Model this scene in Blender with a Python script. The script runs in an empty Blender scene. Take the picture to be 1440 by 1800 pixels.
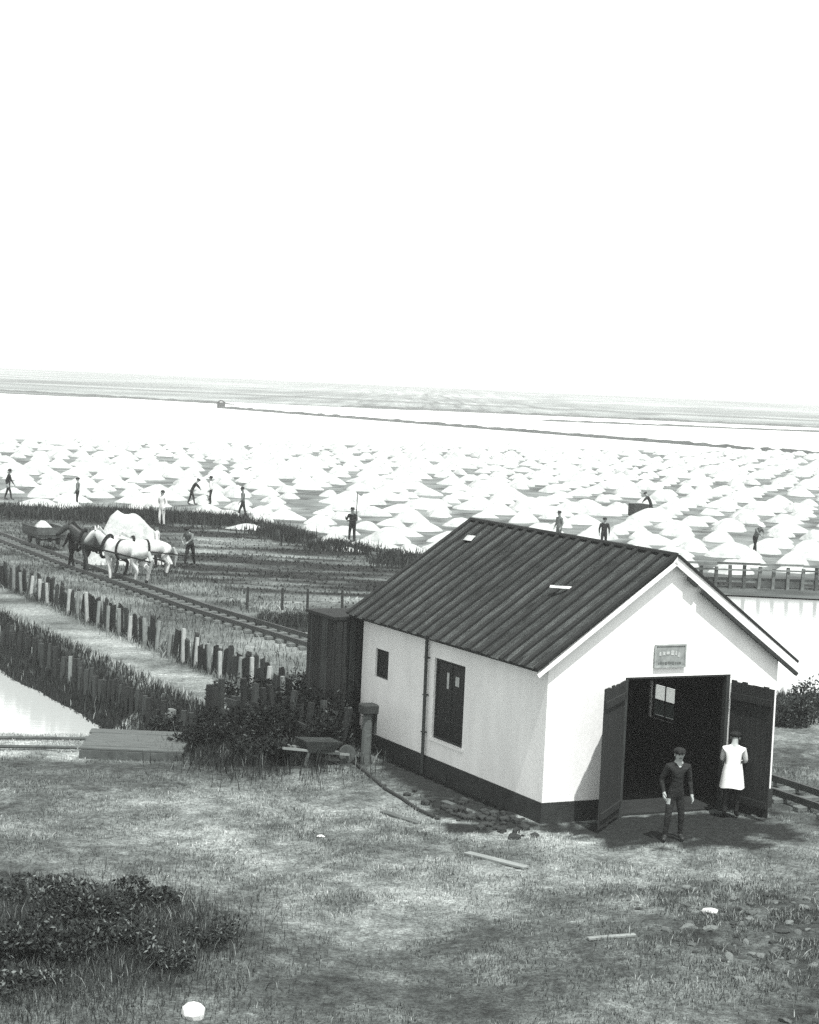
import bpy, bmesh, math, random
import numpy as np
from mathutils import Vector, Matrix

# ------------------------------------------------------------------ camera, sky, sun, exposure
scene = bpy.context.scene
COL = scene.collection
CAM_H = 8.4
PITCH, ROLL = 0.0663, 0.0457
cam_data = bpy.data.cameras.new("camera")
cam_data.sensor_fit = 'HORIZONTAL'
cam_data.sensor_width = 36.0
cam_data.lens = 36.0 * 3525.6 / 1440.0
cam_data.clip_start = 0.5
cam_data.clip_end = 40000.0
camera = bpy.data.objects.new("camera", cam_data)
COL.objects.link(camera)
fwd = Vector((0, math.cos(PITCH), -math.sin(PITCH)))
rgt = Vector((1, 0, 0))
upv = rgt.cross(fwd)
r2 = math.cos(ROLL) * rgt + math.sin(ROLL) * upv
u2 = -math.sin(ROLL) * rgt + math.cos(ROLL) * upv
camera.matrix_world = Matrix(((r2.x, u2.x, -fwd.x, 0), (r2.y, u2.y, -fwd.y, 0), (r2.z, u2.z, -fwd.z, CAM_H), (0, 0, 0, 1)))
scene.camera = camera

SUN_EL = math.radians(65)
SUN_AZ = math.radians(21)         # high sun behind the camera, to its right
sun_dir = Vector((math.sin(SUN_AZ) * math.cos(SUN_EL), -math.cos(SUN_AZ) * math.cos(SUN_EL), math.sin(SUN_EL)))
world = bpy.data.worlds.new("World")
scene.world = world
world.use_nodes = True
wn, wl = world.node_tree.nodes, world.node_tree.links
wn.clear()
sky = wn.new("ShaderNodeTexSky")
sky.sky_type = 'NISHITA'
sky.sun_disc = False
sky.sun_elevation = SUN_EL
sky.sun_rotation = math.radians(180) - SUN_AZ
sky.air_density = 1.0
sky.dust_density = 1.0
sky.ozone_density = 1.0
bw = wn.new("ShaderNodeRGBToBW")            # black-and-white film: the sky keeps its luminance only
tint = wn.new("ShaderNodeMix"); tint.data_type = 'RGBA'; tint.blend_type = 'MULTIPLY'
tint.inputs[0].default_value = 1.0
tint.inputs[7].default_value = (0.985, 1.0, 0.985, 1)
bg = wn.new("ShaderNodeBackground"); bg.inputs[1].default_value = 0.15
wo = wn.new("ShaderNodeOutputWorld")
wl.new(sky.outputs[0], bw.inputs[0]); wl.new(bw.outputs[0], tint.inputs[6])
wl.new(tint.outputs[2], bg.inputs[0]); wl.new(bg.outputs[0], wo.inputs[0])

sun_data = bpy.data.lights.new("sun", 'SUN')
sun_data.energy = 2.5
sun_data.angle = math.radians(0.6)
sun_data.color = (1.0, 0.99, 0.97)
sun = bpy.data.objects.new("sun", sun_data)
COL.objects.link(sun)
sun.rotation_euler = (-sun_dir).to_track_quat('-Z', 'Y').to_euler()

vs = scene.view_settings
vs.view_transform = 'Standard'
vs.look = 'None'
vs.exposure = 1.28
vs.gamma = 1.0
vs.use_curve_mapping = False

# ------------------------------------------------------------------ helpers
random.seed(7)
rng = np.random.default_rng(11)
YAW = 0.470
SX, SY = 2.793, 38.038                       # the shed's near corner
A = np.array([math.cos(YAW), math.sin(YAW)])     # along the shed's front, to the right
N = np.array([math.sin(YAW), -math.cos(YAW)])    # out of the shed's front


def W(t, s, z=0.0):
    return Vector((SX + A[0] * t + N[0] * s, SY + A[1] * t + N[1] * s, z))


def to_ts(X, Y):
    dx, dy = X - SX, Y - SY
    return dx * A[0] + dy * A[1], dx * N[0] + dy * N[1]


def gcol(v):
    k = min(1.0, v / 0.7)
    return (v * (0.885 + 0.10 * k), v, v * (0.965 + 0.02 * k), 1.0)


def mat(name, v, rough=0.85, var=0.25, scale=6.0, spec=0.3, bump=0.0, bscale=40.0, stretch=(1, 1, 1), detail=6.0, metal=0.0):
    m = bpy.data.materials.new(name)
    m.use_nodes = True
    nt = m.node_tree
    b = nt.nodes["Principled BSDF"]
    b.inputs["Roughness"].default_value = rough
    b.inputs["Specular IOR Level"].default_value = spec
    b.inputs["Metallic"].default_value = metal
    tc = nt.nodes.new("ShaderNodeTexCoord")
    mp = nt.nodes.new("ShaderNodeMapping"); mp.inputs["Scale"].default_value = stretch
    nt.links.new(tc.outputs["Object"], mp.inputs[0])
    nz = nt.nodes.new("ShaderNodeTexNoise")
    nz.inputs["Scale"].default_value = scale
    nz.inputs["Detail"].default_value = detail
    nz.inputs["Roughness"].default_value = 0.65
    nt.links.new(mp.outputs[0], nz.inputs["Vector"])
    cr = nt.nodes.new("ShaderNodeValToRGB")
    cr.color_ramp.elements[0].position = 0.3
    cr.color_ramp.elements[1].position = 0.7
    cr.color_ramp.elements[0].color = gcol(v * (1 - var))
    cr.color_ramp.elements[1].color = gcol(min(0.9, v * (1 + var)))
    nt.links.new(nz.outputs[0], cr.inputs[0])
    nt.links.new(cr.outputs[0], b.inputs["Base Color"])
    if bump:
        n2 = nt.nodes.new("ShaderNodeTexNoise")
        n2.inputs["Scale"].default_value = bscale
        n2.inputs["Detail"].default_value = 5.0
        nt.links.new(mp.outputs[0], n2.inputs["Vector"])
        bp = nt.nodes.new("ShaderNodeBump")
        bp.inputs["Strength"].default_value = bump
        bp.inputs["Distance"].default_value = 0.05
        nt.links.new(n2.outputs[0], bp.inputs["Height"])
        nt.links.new(bp.outputs[0], b.inputs["Normal"])
    return m


def attr_mat(name, grain=0.35, gscale=9.0, bump=0.5, bscale=14.0, rough=0.95, spec=0.15, speckle=0.0):
    """base colour from the mesh's own 'albedo' attribute (what grows or lies where, with some shade painted in), broken up by fine noise"""
    m = bpy.data.materials.new(name)
    m.use_nodes = True
    nt = m.node_tree
    b = nt.nodes["Principled BSDF"]
    b.inputs["Roughness"].default_value = rough
    b.inputs["Specular IOR Level"].default_value = spec
    at = nt.nodes.new("ShaderNodeAttribute"); at.attribute_name = "albedo"
    tc = nt.nodes.new("ShaderNodeTexCoord")
    nz = nt.nodes.new("ShaderNodeTexNoise")
    nz.inputs["Scale"].default_value = gscale; nz.inputs["Detail"].default_value = 8.0; nz.inputs["Roughness"].default_value = 0.75
    nt.links.new(tc.outputs["Object"], nz.inputs["Vector"])
    mr = nt.nodes.new("ShaderNodeMapRange")
    mr.inputs[1].default_value = 0.3; mr.inputs[2].default_value = 0.7
    mr.inputs[3].default_value = 1 - grain; mr.inputs[4].default_value = 1 + grain
    nt.links.new(nz.outputs[0], mr.inputs[0])
    mx = nt.nodes.new("ShaderNodeMix"); mx.data_type = 'RGBA'; mx.blend_type = 'MULTIPLY'
    mx.inputs[0].default_value = 1.0
    nt.links.new(at.outputs["Color"], mx.inputs[6]); nt.links.new(mr.outputs[0], mx.inputs[7])
    if speckle:
        n3 = nt.nodes.new("ShaderNodeTexNoise")
        n3.inputs["Scale"].default_value = gscale * 3.1; n3.inputs["Detail"].default_value = 4.0; n3.inputs["Roughness"].default_value = 0.8
        nt.links.new(tc.outputs["Object"], n3.inputs["Vector"])
        m3 = nt.nodes.new("ShaderNodeMapRange")
        m3.inputs[1].default_value = 0.36; m3.inputs[2].default_value = 0.64; m3.inputs[3].default_value = 1 - speckle; m3.inputs[4].default_value = 1 + speckle
        nt.links.new(n3.outputs[0], m3.inputs[0])
        mm = nt.nodes.new("ShaderNodeMath"); mm.operation = 'MULTIPLY'
        nt.links.new(mr.outputs[0], mm.inputs[0]); nt.links.new(m3.outputs[0], mm.inputs[1]); nt.links.new(mm.outputs[0], mx.inputs[7])
    nt.links.new(mx.outputs[2], b.inputs["Base Color"])
    if bump:
        n2 = nt.nodes.new("ShaderNodeTexNoise")
        n2.inputs["Scale"].default_value = bscale; n2.inputs["Detail"].default_value = 6.0
        nt.links.new(tc.outputs["Object"], n2.inputs["Vector"])
        bp = nt.nodes.new("ShaderNodeBump"); bp.inputs["Strength"].default_value = bump; bp.inputs["Distance"].default_value = 0.06
        nt.links.new(n2.outputs[0], bp.inputs["Height"]); nt.links.new(bp.outputs[0], b.inputs["Normal"])
    return m


def mk(name, me, m=None, parent=None):
    o = bpy.data.objects.new(name, me)
    COL.objects.link(o)
    if m is not None and len(me.materials) == 0:
        me.materials.append(m)
    if parent is not None:
        o.parent = parent
    return o


def obj(name, bm, m, parent=None, smooth=False):
    me = bpy.data.meshes.new(name)
    bm.normal_update()
    bm.to_mesh(me)
    bm.free()
    if smooth:
        me.polygons.foreach_set("use_smooth", [True] * len(me.polygons))
    return mk(name, me, m, parent)


def empty(name, loc=(0, 0, 0), rz=0.0):
    o = bpy.data.objects.new(name, None)
    COL.objects.link(o)
    o.location = loc
    o.rotation_euler = (0, 0, rz)
    return o


def tag(o, label=None, cat=None, group=None, kind=None):
    if label: o["label"] = label
    if cat: o["category"] = cat
    if group: o["group"] = group
    if kind: o["kind"] = kind
    return o


def dup(root, loc, rz=None, scale=None, label=None):
    r = root.copy(); COL.objects.link(r)
    r.location = loc
    if rz is not None: r.rotation_euler = (0, 0, rz)
    if scale is not None: r.scale = scale
    if label: r["label"] = label
    for ch in list(root.children):
        c = ch.copy(); COL.objects.link(c); c.parent = r
        for g in list(ch.children):
            d = g.copy(); COL.objects.link(d); d.parent = c
    return r


def box(bm, cx, cy, cz, sx, sy, sz, rot=None, bevel=0.0):
    mtx = Matrix.Translation((cx, cy, cz))
    if rot is not None:
        mtx = mtx @ rot.to_matrix().to_4x4() if hasattr(rot, "to_matrix") else mtx @ rot.to_4x4()
    mtx = mtx @ Matrix.Diagonal((sx, sy, sz, 1))
    g = bmesh.ops.create_cube(bm, size=1.0, matrix=mtx)
    if bevel:
        es = list({e for v in g["verts"] for e in v.link_edges})
        bmesh.ops.bevel(bm, geom=es, offset=bevel, segments=1, affect='EDGES')


def cyl(bm, p0, p1, r0, r1=None, seg=10):
    p0, p1 = Vector(p0), Vector(p1)
    if r1 is None: r1 = r0
    d = p1 - p0
    q = d.to_track_quat('Z', 'Y')
    mtx = Matrix.Translation((p0 + p1) / 2) @ q.to_matrix().to_4x4()
    bmesh.ops.create_cone(bm, cap_ends=True, segments=seg, radius1=r0, radius2=r1, depth=d.length, matrix=mtx)


def bar(bm, p0, p1, w, h):
    """square bar from p0 to p1, width w sideways, height h"""
    p0, p1 = Vector(p0), Vector(p1)
    d = p1 - p0
    q = d.to_track_quat('X', 'Z')
    mtx = Matrix.Translation((p0 + p1) / 2) @ q.to_matrix().to_4x4() @ Matrix.Diagonal((d.length, w, h, 1))
    bmesh.ops.create_cube(bm, size=1.0, matrix=mtx)


def plate(polys, thick, axis):
    """flat polygons in 2-D (u, z) made into a solid wall; axis 'x' runs along local x (thickness to +y), 'y' along local y (thickness to +x)"""
    bm = bmesh.new()
    for p in polys:
        vv = [bm.verts.new((u, 0, z) if axis == 'x' else (0, u, z)) for u, z in p]
        bm.faces.new(vv)
    bmesh.ops.remove_doubles(bm, verts=bm.verts, dist=1e-5)
    r = bmesh.ops.extrude_face_region(bm, geom=list(bm.faces))
    vs_ = [v for v in r["geom"] if isinstance(v, bmesh.types.BMVert)]
    bmesh.ops.translate(bm, verts=vs_, vec=(0, thick, 0) if axis == 'x' else (thick, 0, 0))
    bmesh.ops.recalc_face_normals(bm, faces=bm.faces)
    return bm


def cells(us, zs, holes):
    out = []
    for i in range(len(us) - 1):
        for j in range(len(zs) - 1):
            cu, cz = (us[i] + us[i + 1]) / 2, (zs[j] + zs[j + 1]) / 2
            if any(h[0] < cu < h[1] and h[2] < cz < h[3] for h in holes):
                continue
            out.append([(us[i], zs[j]), (us[i + 1], zs[j]), (us[i + 1], zs[j + 1]), (us[i], zs[j + 1])])
    return out


# smooth value noise in numpy
_perm = rng.random((256, 256))


def vnoise(x, y):
    xi, yi = np.floor(x).astype(int), np.floor(y).astype(int)
    fx, fy = x - xi, y - yi
    fx, fy = fx * fx * (3 - 2 * fx), fy * fy * (3 - 2 * fy)
    g = lambda i, j: _perm[(xi + i) % 256, (yi + j) % 256]
    return (g(0, 0) * (1 - fx) + g(1, 0) * fx) * (1 - fy) + (g(0, 1) * (1 - fx) + g(1, 1) * fx) * fy


def fbm(x, y, o=4):
    s_, a_, tot = 0.0, 1.0, 0.0
    for k in range(o):
        s_ = s_ + a_ * vnoise(x * 2 ** k + 17.3 * k, y * 2 ** k + 5.1 * k)
        tot += a_; a_ *= 0.55
    return s_ / tot


def sstep(a, b, x):
    k = np.clip((x - a) / (b - a), 0, 1)
    return k * k * (3 - 2 * k)


def seg_dist(X, Y, pts, closed=False):
    d = np.full(np.shape(X), 1e9)
    n = len(pts)
    for i in range(n if closed else n - 1):
        x0, y0 = pts[i]; x1, y1 = pts[(i + 1) % n]
        vx, vy = x1 - x0, y1 - y0
        k = np.clip(((X - x0) * vx + (Y - y0) * vy) / (vx * vx + vy * vy), 0, 1)
        d = np.minimum(d, np.hypot(X - x0 - k * vx, Y - y0 - k * vy))
    return d


def inside(X, Y, pts):
    c = np.zeros(np.shape(X), bool)
    n = len(pts)
    for i in range(n):
        x0, y0 = pts[i]; x1, y1 = pts[(i + 1) % n]
        if y0 == y1: continue
        c ^= ((y0 > Y) != (y1 > Y)) & (X < (x1 - x0) * (Y - y0) / (y1 - y0) + x0)
    return c


# ------------------------------------------------------------------ terrain
POND = [(-4.3, 65.4), (-2.1, 60.9), (3.6, 57.5), (10.2, 55.6), (30, 58.5), (40, 90), (24, 88.6), (12.5, 86.6), (5, 80), (0.5, 70), (-1.2, 66.6)]
NEAR_EDGE = [(-60, 118), (-27, 113), (-20, 112), (-14, 113), (-9.5, 112), (-4.6, 101), (-0.2, 93), (5, 89.5), (13, 91), (24, 94), (60, 101)]
_nx, _ny = np.array([p[0] for p in NEAR_EDGE], float), np.array([p[1] for p in NEAR_EDGE], float)


def edge_y(X):
    return np.interp(X, _nx, _ny)


def far_y(X):
    return 545 + 0.3 * X


def height(X, Y):
    X, Y = np.asarray(X, float), np.asarray(Y, float)
    t, s = to_ts(X, Y)
    near = 1 - sstep(90, 130, np.hypot(X, Y))
    wob = (fbm(X * 0.35, Y * 0.35, 4) - 0.5)
    z = near * (0.16 * wob + 0.06 * (fbm(X * 1.7, Y * 1.7, 3) - 0.5))
    # level ground round the shed, the path and the track
    flat = (1 - sstep(0.3, 1.6, np.maximum(np.maximum(-1.2 - t, t - 7.6), s - 1.0)))
    z = z * (1 - 0.75 * flat)
    # low swell in the field before the shed
    z = z + 0.14 * np.exp(-(((X + 3.8) / 2.6) ** 2 + ((Y - 28.5) / 3.0) ** 2)) + 0.1 * np.exp(-(((X - 6.5) / 2.2) ** 2 + ((Y - 31) / 3) ** 2))
    # embankment side and the lake bed
    ed = 0.35 * (fbm(X * 0.6 + 40, Y * 0.6, 3) - 0.5)
    zl = np.maximum(-1.25 * (-1.9 - t + ed), -0.25 * (Y - 45.0 + 2 * ed))
    z = z + np.clip(zl, -1.9, 0)
    # pond
    d = seg_dist(X, Y, POND, True) * np.where(inside(X, Y, POND), 1, -1) + 0.6 * (fbm(X * 0.5, Y * 0.5, 3) - 0.5)
    z = z - 0.75 * sstep(-0.35, 0.7, d)
    # the salt flat lies in a shallow basin
    e = 1.6 * (fbm(X * 0.25 + 9, Y * 0.25, 4) - 0.5)
    basin = sstep(-1.2, 1.0, Y - edge_y(X) + e) * (1 - sstep(-6, 6, Y - far_y(X) + 20 * (fbm(X * 0.01, Y * 0.01, 3) - 0.5)))
    z = z - 0.16 * basin
    return z


def albedo(X, Y):
    X, Y = np.asarray(X, float), np.asarray(Y, float)
    t, s = to_ts(X, Y)
    n1 = fbm(X * 0.28 + 3, Y * 0.28 + 8, 5)
    n2 = fbm(X * 1.3 + 30, Y * 1.3, 5)
    n3 = fbm(X * 5 + 3, Y * 5, 3)
    nearw = 1 - sstep(52, 66, np.hypot(X, Y))
    n3 = .5 + (n3 - .5) * nearw
    n2 = np.where(nearw > 0, n2 * nearw + fbm(X * .5 + 30, Y * .9, 3) * (1 - nearw), fbm(X * .5 + 30, Y * .9, 3))
    v = 0.205 + 0.20 * (n1 - 0.5) + 0.15 * (n2 - 0.5) + 0.10 * (n3 - 0.5)
    # trodden pale ground before the shed, darker growth at the lower left and along the bottom
    pale = np.exp(-(((X + 0.2) / 4.6) ** 2 + ((Y - 36.2) / 3.8) ** 2)) + 0.7 * np.exp(-(((X - 4.6) / 2.6) ** 2 + ((Y - 32.5) / 2.8) ** 2))
    v = v + 0.13 * pale
    dark = np.exp(-(((X + 4.9) / 2.4) ** 2 + ((Y - 28.6) / 3.4) ** 2))
    v = v * (1 - 0.72 * dark) * (1 - 0.3 * (1 - sstep(26, 29.5, Y)))
    v = v * (1 - 0.5 * np.exp(-(((Y - 41.6) / 1.5) ** 2)) * (1 - sstep(-3.4, -0.8, X)))
    # bare pale path on top of the embankment
    onpath = sstep(-2.0, -1.35, t + 0.5 * (n2 - 0.5)) * (1 - sstep(0.0, 0.5, t)) * (1 - sstep(-10.5, -7.5, s))
    v = v * (1 - onpath) + onpath * (0.38 + 0.2 * (n2 - 0.5))
    # dark peat of the embankment side
    side = (1 - sstep(-2.1, -1.6, t + 0.7 * (n2 - 0.5))) * sstep(44.5, 46.5, Y)
    v = v * (1 - side) + side * 0.035
    # cinders along the track
    bed = sstep(0.4, 0.9, t) * (1 - sstep(8.2, 9.2, t)) * (1 - sstep(-8.4, -8.0, s))
    v = v * (1 - bed) + bed * (0.23 + 0.16 * (n2 - 0.5) + 0.1 * (n3 - 0.5))
    # rough pasture between track and salt flat
    far = sstep(7.5, 9.5, t) * sstep(60, 66, Y)
    streak = fbm(X * 0.22, Y * 0.9, 2)
    v = v * (1 - far) + far * (0.11 + 0.55 * (streak - 0.5) + 0.12 * (n2 - 0.5))
    # ash, oil and painted door and shed shadows; dark earth below the shrubs
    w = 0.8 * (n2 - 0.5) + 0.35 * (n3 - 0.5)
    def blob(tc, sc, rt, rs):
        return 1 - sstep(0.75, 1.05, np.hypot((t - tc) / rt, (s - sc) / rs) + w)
    ash_shade = np.maximum.reduce([blob(2.4, 1.15, 2.9, 1.6), blob(-0.75, -1.3, 0.95, 1.9), blob(-0.2, -3.6, 0.65, 3.6), blob(-1.5, 0.0, 0.7, 0.6)])
    ash_shade = np.maximum(ash_shade, (1 - sstep(0.7, 1.1, np.hypot((X + 2.7) / 2.2, (Y - 44.2) / 2.9) + w)))
    v = v * (1 - ash_shade) + ash_shade * 0.018
    # shore
    sh = sstep(41.6, 42.6, Y + 0.6 * (n2 - .5)) * (1 - sstep(-7.2, -6.4, X))
    v = np.where(Y < 52, v * (1 - sh) + sh * 0.55, v)
    strip = np.exp(-(((Y - 72.0 - .3 * (X + 4)) / 2.0) ** 2)) * sstep(-7.5, -6, X) * sstep(7.2, 8.2, t)
    v = v + 0.30 * strip * (0.6 + n2)
    # pond mud rim
    d = seg_dist(X, Y, POND, True)
    rim = (1 - sstep(0.2, 0.8, d + 0.5 * (n2 - 0.5)))
    v = v * (1 - rim) + rim * 0.08
    # far land past the flats
    fl = sstep(-5, 15, Y - far_y(X))
    v = v * (1 - fl) + fl * (0.36 + 0.6 * (fbm(X * 0.0008 + 5, np.log(np.maximum(Y, 1)) * 14, 2) - 0.45))
    v = v * (1 - 0.55 * np.exp(-(((X - 6.3) / 1.7) ** 2 + ((Y - 30.6) / 2.2) ** 2)))
    v = 0.52 * v * (1 + 1.3 * (n2 - 0.5) + 0.8 * (n3 - 0.5) + 1.5 * (n1 - 0.5))
    return np.clip(v, 0.018, 0.5)


def lines(parts, lo, hi, q=1.22):
    """sorted grid lines: parts = [(a, b, step)], then growing steps out to lo / hi"""
    v = []
    for a_, b_, st_ in parts:
        v += list(np.arange(a_, b_, st_))
    v.append(parts[-1][1])
    st_ = parts[-1][2]
    while v[-1] < hi:
        st_ *= q; v.append(v[-1] + st_)
    st_ = parts[0][2]
    while v[0] > lo:
        st_ *= q; v.insert(0, v[0] - st_)
    return np.array(v)


def sheet(name, xs, ys, zf, af, m):
    XX, YY = np.meshgrid(xs, ys)
    ZZ = zf(XX, YY)
    nx_, ny_ = len(xs), len(ys)
    co = np.stack([XX, YY, ZZ], -1).reshape(-1, 3).astype(np.float32)
    idx = np.arange(nx_ * ny_).reshape(ny_, nx_)
    f = np.stack([idx[:-1, :-1], idx[:-1, 1:], idx[1:, 1:], idx[1:, :-1]], -1).reshape(-1, 4)
    me = mesh_np(name, co, f)
    al = af(XX, YY).reshape(-1)
    set_albedo(me, al)
    me.polygons.foreach_set("use_smooth", np.ones(len(f), bool))
    return mk(name, me, m)


def mesh_np(name, co, f):
    me = bpy.data.meshes.new(name)
    me.vertices.add(len(co)); me.vertices.foreach_set("co", np.asarray(co, np.float32).ravel())
    k = f.shape[1]
    me.loops.add(f.size); me.loops.foreach_set("vertex_index", f.ravel().astype(np.int32))
    me.polygons.add(len(f)); me.polygons.foreach_set("loop_start", np.arange(0, f.size, k, dtype=np.int32))
    me.update(calc_edges=True)
    return me


def set_albedo(me, al):
    at = me.attributes.new("albedo", 'FLOAT_COLOR', 'POINT')
    k = np.minimum(1.0, al / 0.7)
    c = np.stack([al * (0.885 + 0.10 * k), al, al * (0.965 + 0.02 * k), np.ones_like(al)], -1)
    at.data.foreach_set("color", c.astype(np.float32).ravel())


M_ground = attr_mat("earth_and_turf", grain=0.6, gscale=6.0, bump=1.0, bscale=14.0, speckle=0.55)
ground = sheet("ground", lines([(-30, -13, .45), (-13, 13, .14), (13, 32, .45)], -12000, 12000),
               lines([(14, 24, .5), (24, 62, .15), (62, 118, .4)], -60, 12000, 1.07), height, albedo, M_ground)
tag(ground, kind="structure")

# ------------------------------------------------------------------ water and salt flat
def water_mat(name, v, rough):
    m = bpy.data.materials.new(name); m.use_nodes = True
    nt = m.node_tree; b = nt.nodes["Principled BSDF"]
    b.inputs["Base Color"].default_value = gcol(v)
    b.inputs["Roughness"].default_value = rough
    b.inputs["IOR"].default_value = 1.34
    tc = nt.nodes.new("ShaderNodeTexCoord")
    mp = nt.nodes.new("ShaderNodeMapping"); mp.inputs["Scale"].default_value = (1.0, 2.5, 1)
    nz = nt.nodes.new("ShaderNodeTexNoise"); nz.inputs["Scale"].default_value = 2.2; nz.inputs["Detail"].default_value = 4
    bp = nt.nodes.new("ShaderNodeBump"); bp.inputs["Strength"].default_value = 0.12; bp.inputs["Distance"].default_value = 0.03
    nt.links.new(tc.outputs["Object"], mp.inputs[0]); nt.links.new(mp.outputs[0], nz.inputs["Vector"])
    nt.links.new(nz.outputs[0], bp.inputs["Height"]); nt.links.new(bp.outputs[0], b.inputs["Normal"])
    return m


M_water = water_mat("milky_brine", 0.42, 0.12)
def flat_poly(name, pts, z, m):
    bm = bmesh.new()
    bm.faces.new([bm.verts.new((x, y, z)) for x, y in pts])
    bmesh.ops.triangulate(bm, faces=bm.faces)
    o = obj(name, bm, m); tag(o, kind="structure"); return o


flat_poly("lake_water", [(-60, 46), (-5.2, 46), (-4.0, 48), (-24, 92), (-60, 150)], -1.2, M_water)
flat_poly("pond_water", [(-6, 66), (-1.5, 58), (10.2, 52), (45, 54), (60, 95), (24, 91), (8, 88), (-3, 72)], -0.12, M_water)

# salt heaps first need their places: long rows running away from the camera
rowv = np.array([0.26, 0.965]); latv = np.array([0.965, -0.26])
HEAPS = []
for i in range(-55, 70):
    for j in range(0, 72):
        p = np.array([0.0, 96.0]) + latv * (i * 3.0) + rowv * ((j + (0.5 if i % 2 else 0.0)) * 4.5 - 40)
        p = p + rng.normal(0, 0.42, 2)
        x, y = p
        if y < edge_y(x) + 2.0 or abs(x) > 0.208 * y + 2.0 or rng.random() < .05:
            continue
        if y > 252 + 0.86 * x or y > 300:
            continue
        HEAPS.append((x, y))
HEAPS.sort(key=lambda p: p[1])
hp = np.array(HEAPS)


def salt_albedo(X, Y):
    n1 = fbm(X * 0.12, Y * 0.12, 4); n2 = fbm(X * 0.7 + 7, Y * 0.7, 4)
    v = 0.14 + 0.1 * (n1 - 0.5) + 0.28 * (n2 - 0.5)
    infield = 1 - sstep(-4, 10, Y - (252 + 0.86 * X))  # floor darkened within the heap field to stand for shade between heaps
    v = v * infield + (0.66 + 0.1 * (n1 - 0.5)) * (1 - infield)
    # shade beside each heap, painted as dark streaks into the floor colour
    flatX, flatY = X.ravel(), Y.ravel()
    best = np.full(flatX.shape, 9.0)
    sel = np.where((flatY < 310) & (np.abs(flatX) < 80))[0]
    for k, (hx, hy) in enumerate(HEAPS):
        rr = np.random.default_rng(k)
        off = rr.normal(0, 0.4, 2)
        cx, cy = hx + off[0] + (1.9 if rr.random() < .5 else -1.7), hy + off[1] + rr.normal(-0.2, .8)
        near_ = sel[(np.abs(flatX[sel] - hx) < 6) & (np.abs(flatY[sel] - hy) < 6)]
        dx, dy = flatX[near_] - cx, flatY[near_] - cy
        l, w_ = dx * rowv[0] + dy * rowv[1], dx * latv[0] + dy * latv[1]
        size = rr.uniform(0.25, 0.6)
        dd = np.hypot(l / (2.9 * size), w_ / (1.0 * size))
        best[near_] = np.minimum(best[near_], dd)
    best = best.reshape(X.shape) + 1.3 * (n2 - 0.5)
    heap_shade = (1 - sstep(0.55, 1.15, best)) * infield
    v = v * (1 - heap_shade) + heap_shade * 0.06
    nearedge = 1 - sstep(0, 7, Y - edge_y(X) + 3 * (n2 - 0.5))
    v = v * (1 - 0.45 * nearedge)
    # shallow evaporation pans beyond
    v = np.clip(v, 0.05, 0.84)
    return v


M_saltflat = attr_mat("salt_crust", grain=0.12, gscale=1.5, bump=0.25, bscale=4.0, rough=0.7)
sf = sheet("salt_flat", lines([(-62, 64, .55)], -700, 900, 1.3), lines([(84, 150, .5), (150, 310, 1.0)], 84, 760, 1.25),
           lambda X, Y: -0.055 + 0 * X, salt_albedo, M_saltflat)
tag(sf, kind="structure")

# ------------------------------------------------------------------ the shed
M_white = mat("whitewash", 0.80, rough=0.9, var=0.09, scale=1.8, bump=0.12, bscale=25, stretch=(1, 1, 0.35))
M_trim = mat("white_paint", 0.78, rough=0.6, var=0.05, scale=3)
M_tar = mat("tarred_plinth", 0.03, rough=0.8, var=0.4, scale=4, bump=0.4)
M_roofs = [mat("tarred_felt_%s" % nm, v, rough=0.8, var=0.75, scale=1.6, bump=0.5, bscale=20, stretch=(1.0, 2.6, 1.0)) for nm, v in (("pale", 0.108), ("mid", 0.096), ("deep", 0.082))]
M_batten = mat("tarred_batten", 0.016, rough=0.8, var=0.3)
M_dark = mat("dark_timber", 0.03, rough=0.85, var=0.4, scale=5, stretch=(6, 6, 0.6), bump=0.3)
M_door = mat("dark_door_timber", 0.02, rough=0.8, var=0.45, scale=4, stretch=(7, 7, 0.5), bump=0.35)
M_inner = mat("dark_lining", 0.018, rough=0.95, var=0.4, scale=3)  # near-black colour for the inside walls
M_iron = mat("rusty_iron", 0.06, rough=0.6, var=0.3, metal=0.3)
M_glass = bpy.data.materials.new("window_glass"); M_glass.use_nodes = True
_b = M_glass.node_tree.nodes["Principled BSDF"]
_b.inputs["Base Color"].default_value = (0.9, 0.95, 0.94, 1); _b.inputs["Roughness"].default_value = 0.05
_b.inputs["Transmission Weight"].default_value = 1.0; _b.inputs["IOR"].default_value = 1.2
SW, SL, ZB, ZE, ZR = 5.42, 8.2, 0.40, 3.25, 5.16
SLOPE = (ZR - ZE) / (SW / 2)
TH = 0.14
shed = empty("gabled_shed", (SX, SY, 0), YAW)
tag(shed, "white gabled shed with dark ribbed roof and open dark doors", "shed")
# local frame: x along the front, y away from the viewer along the side wall
BW = (3.30, 4.66, 0.83, 2.54)       # tall side window  (y0, y1, z0, z1)
LW = (6.86, 7.52, 1.70, 2.34)       # little side window
RW = (3.35, 4.30, 1.15, 1.95)       # window in the far side wall
DO = (1.76, 4.26, 0.0, 2.78)        # doorway
lw = plate(cells([0, BW[0], BW[1], LW[0], LW[1], SL], [ZB, BW[2], LW[2], LW[3], BW[3], ZE], [BW, LW]), TH, 'y')
obj("side_wall", lw, M_white, shed)
rw = plate(cells([0, RW[0], RW[1], SL], [ZB, RW[2], RW[3], ZE], [RW]), TH, 'y')
o = obj("side_wall", rw, M_white, shed); o.location = (SW - TH, 0, 0)


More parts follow.
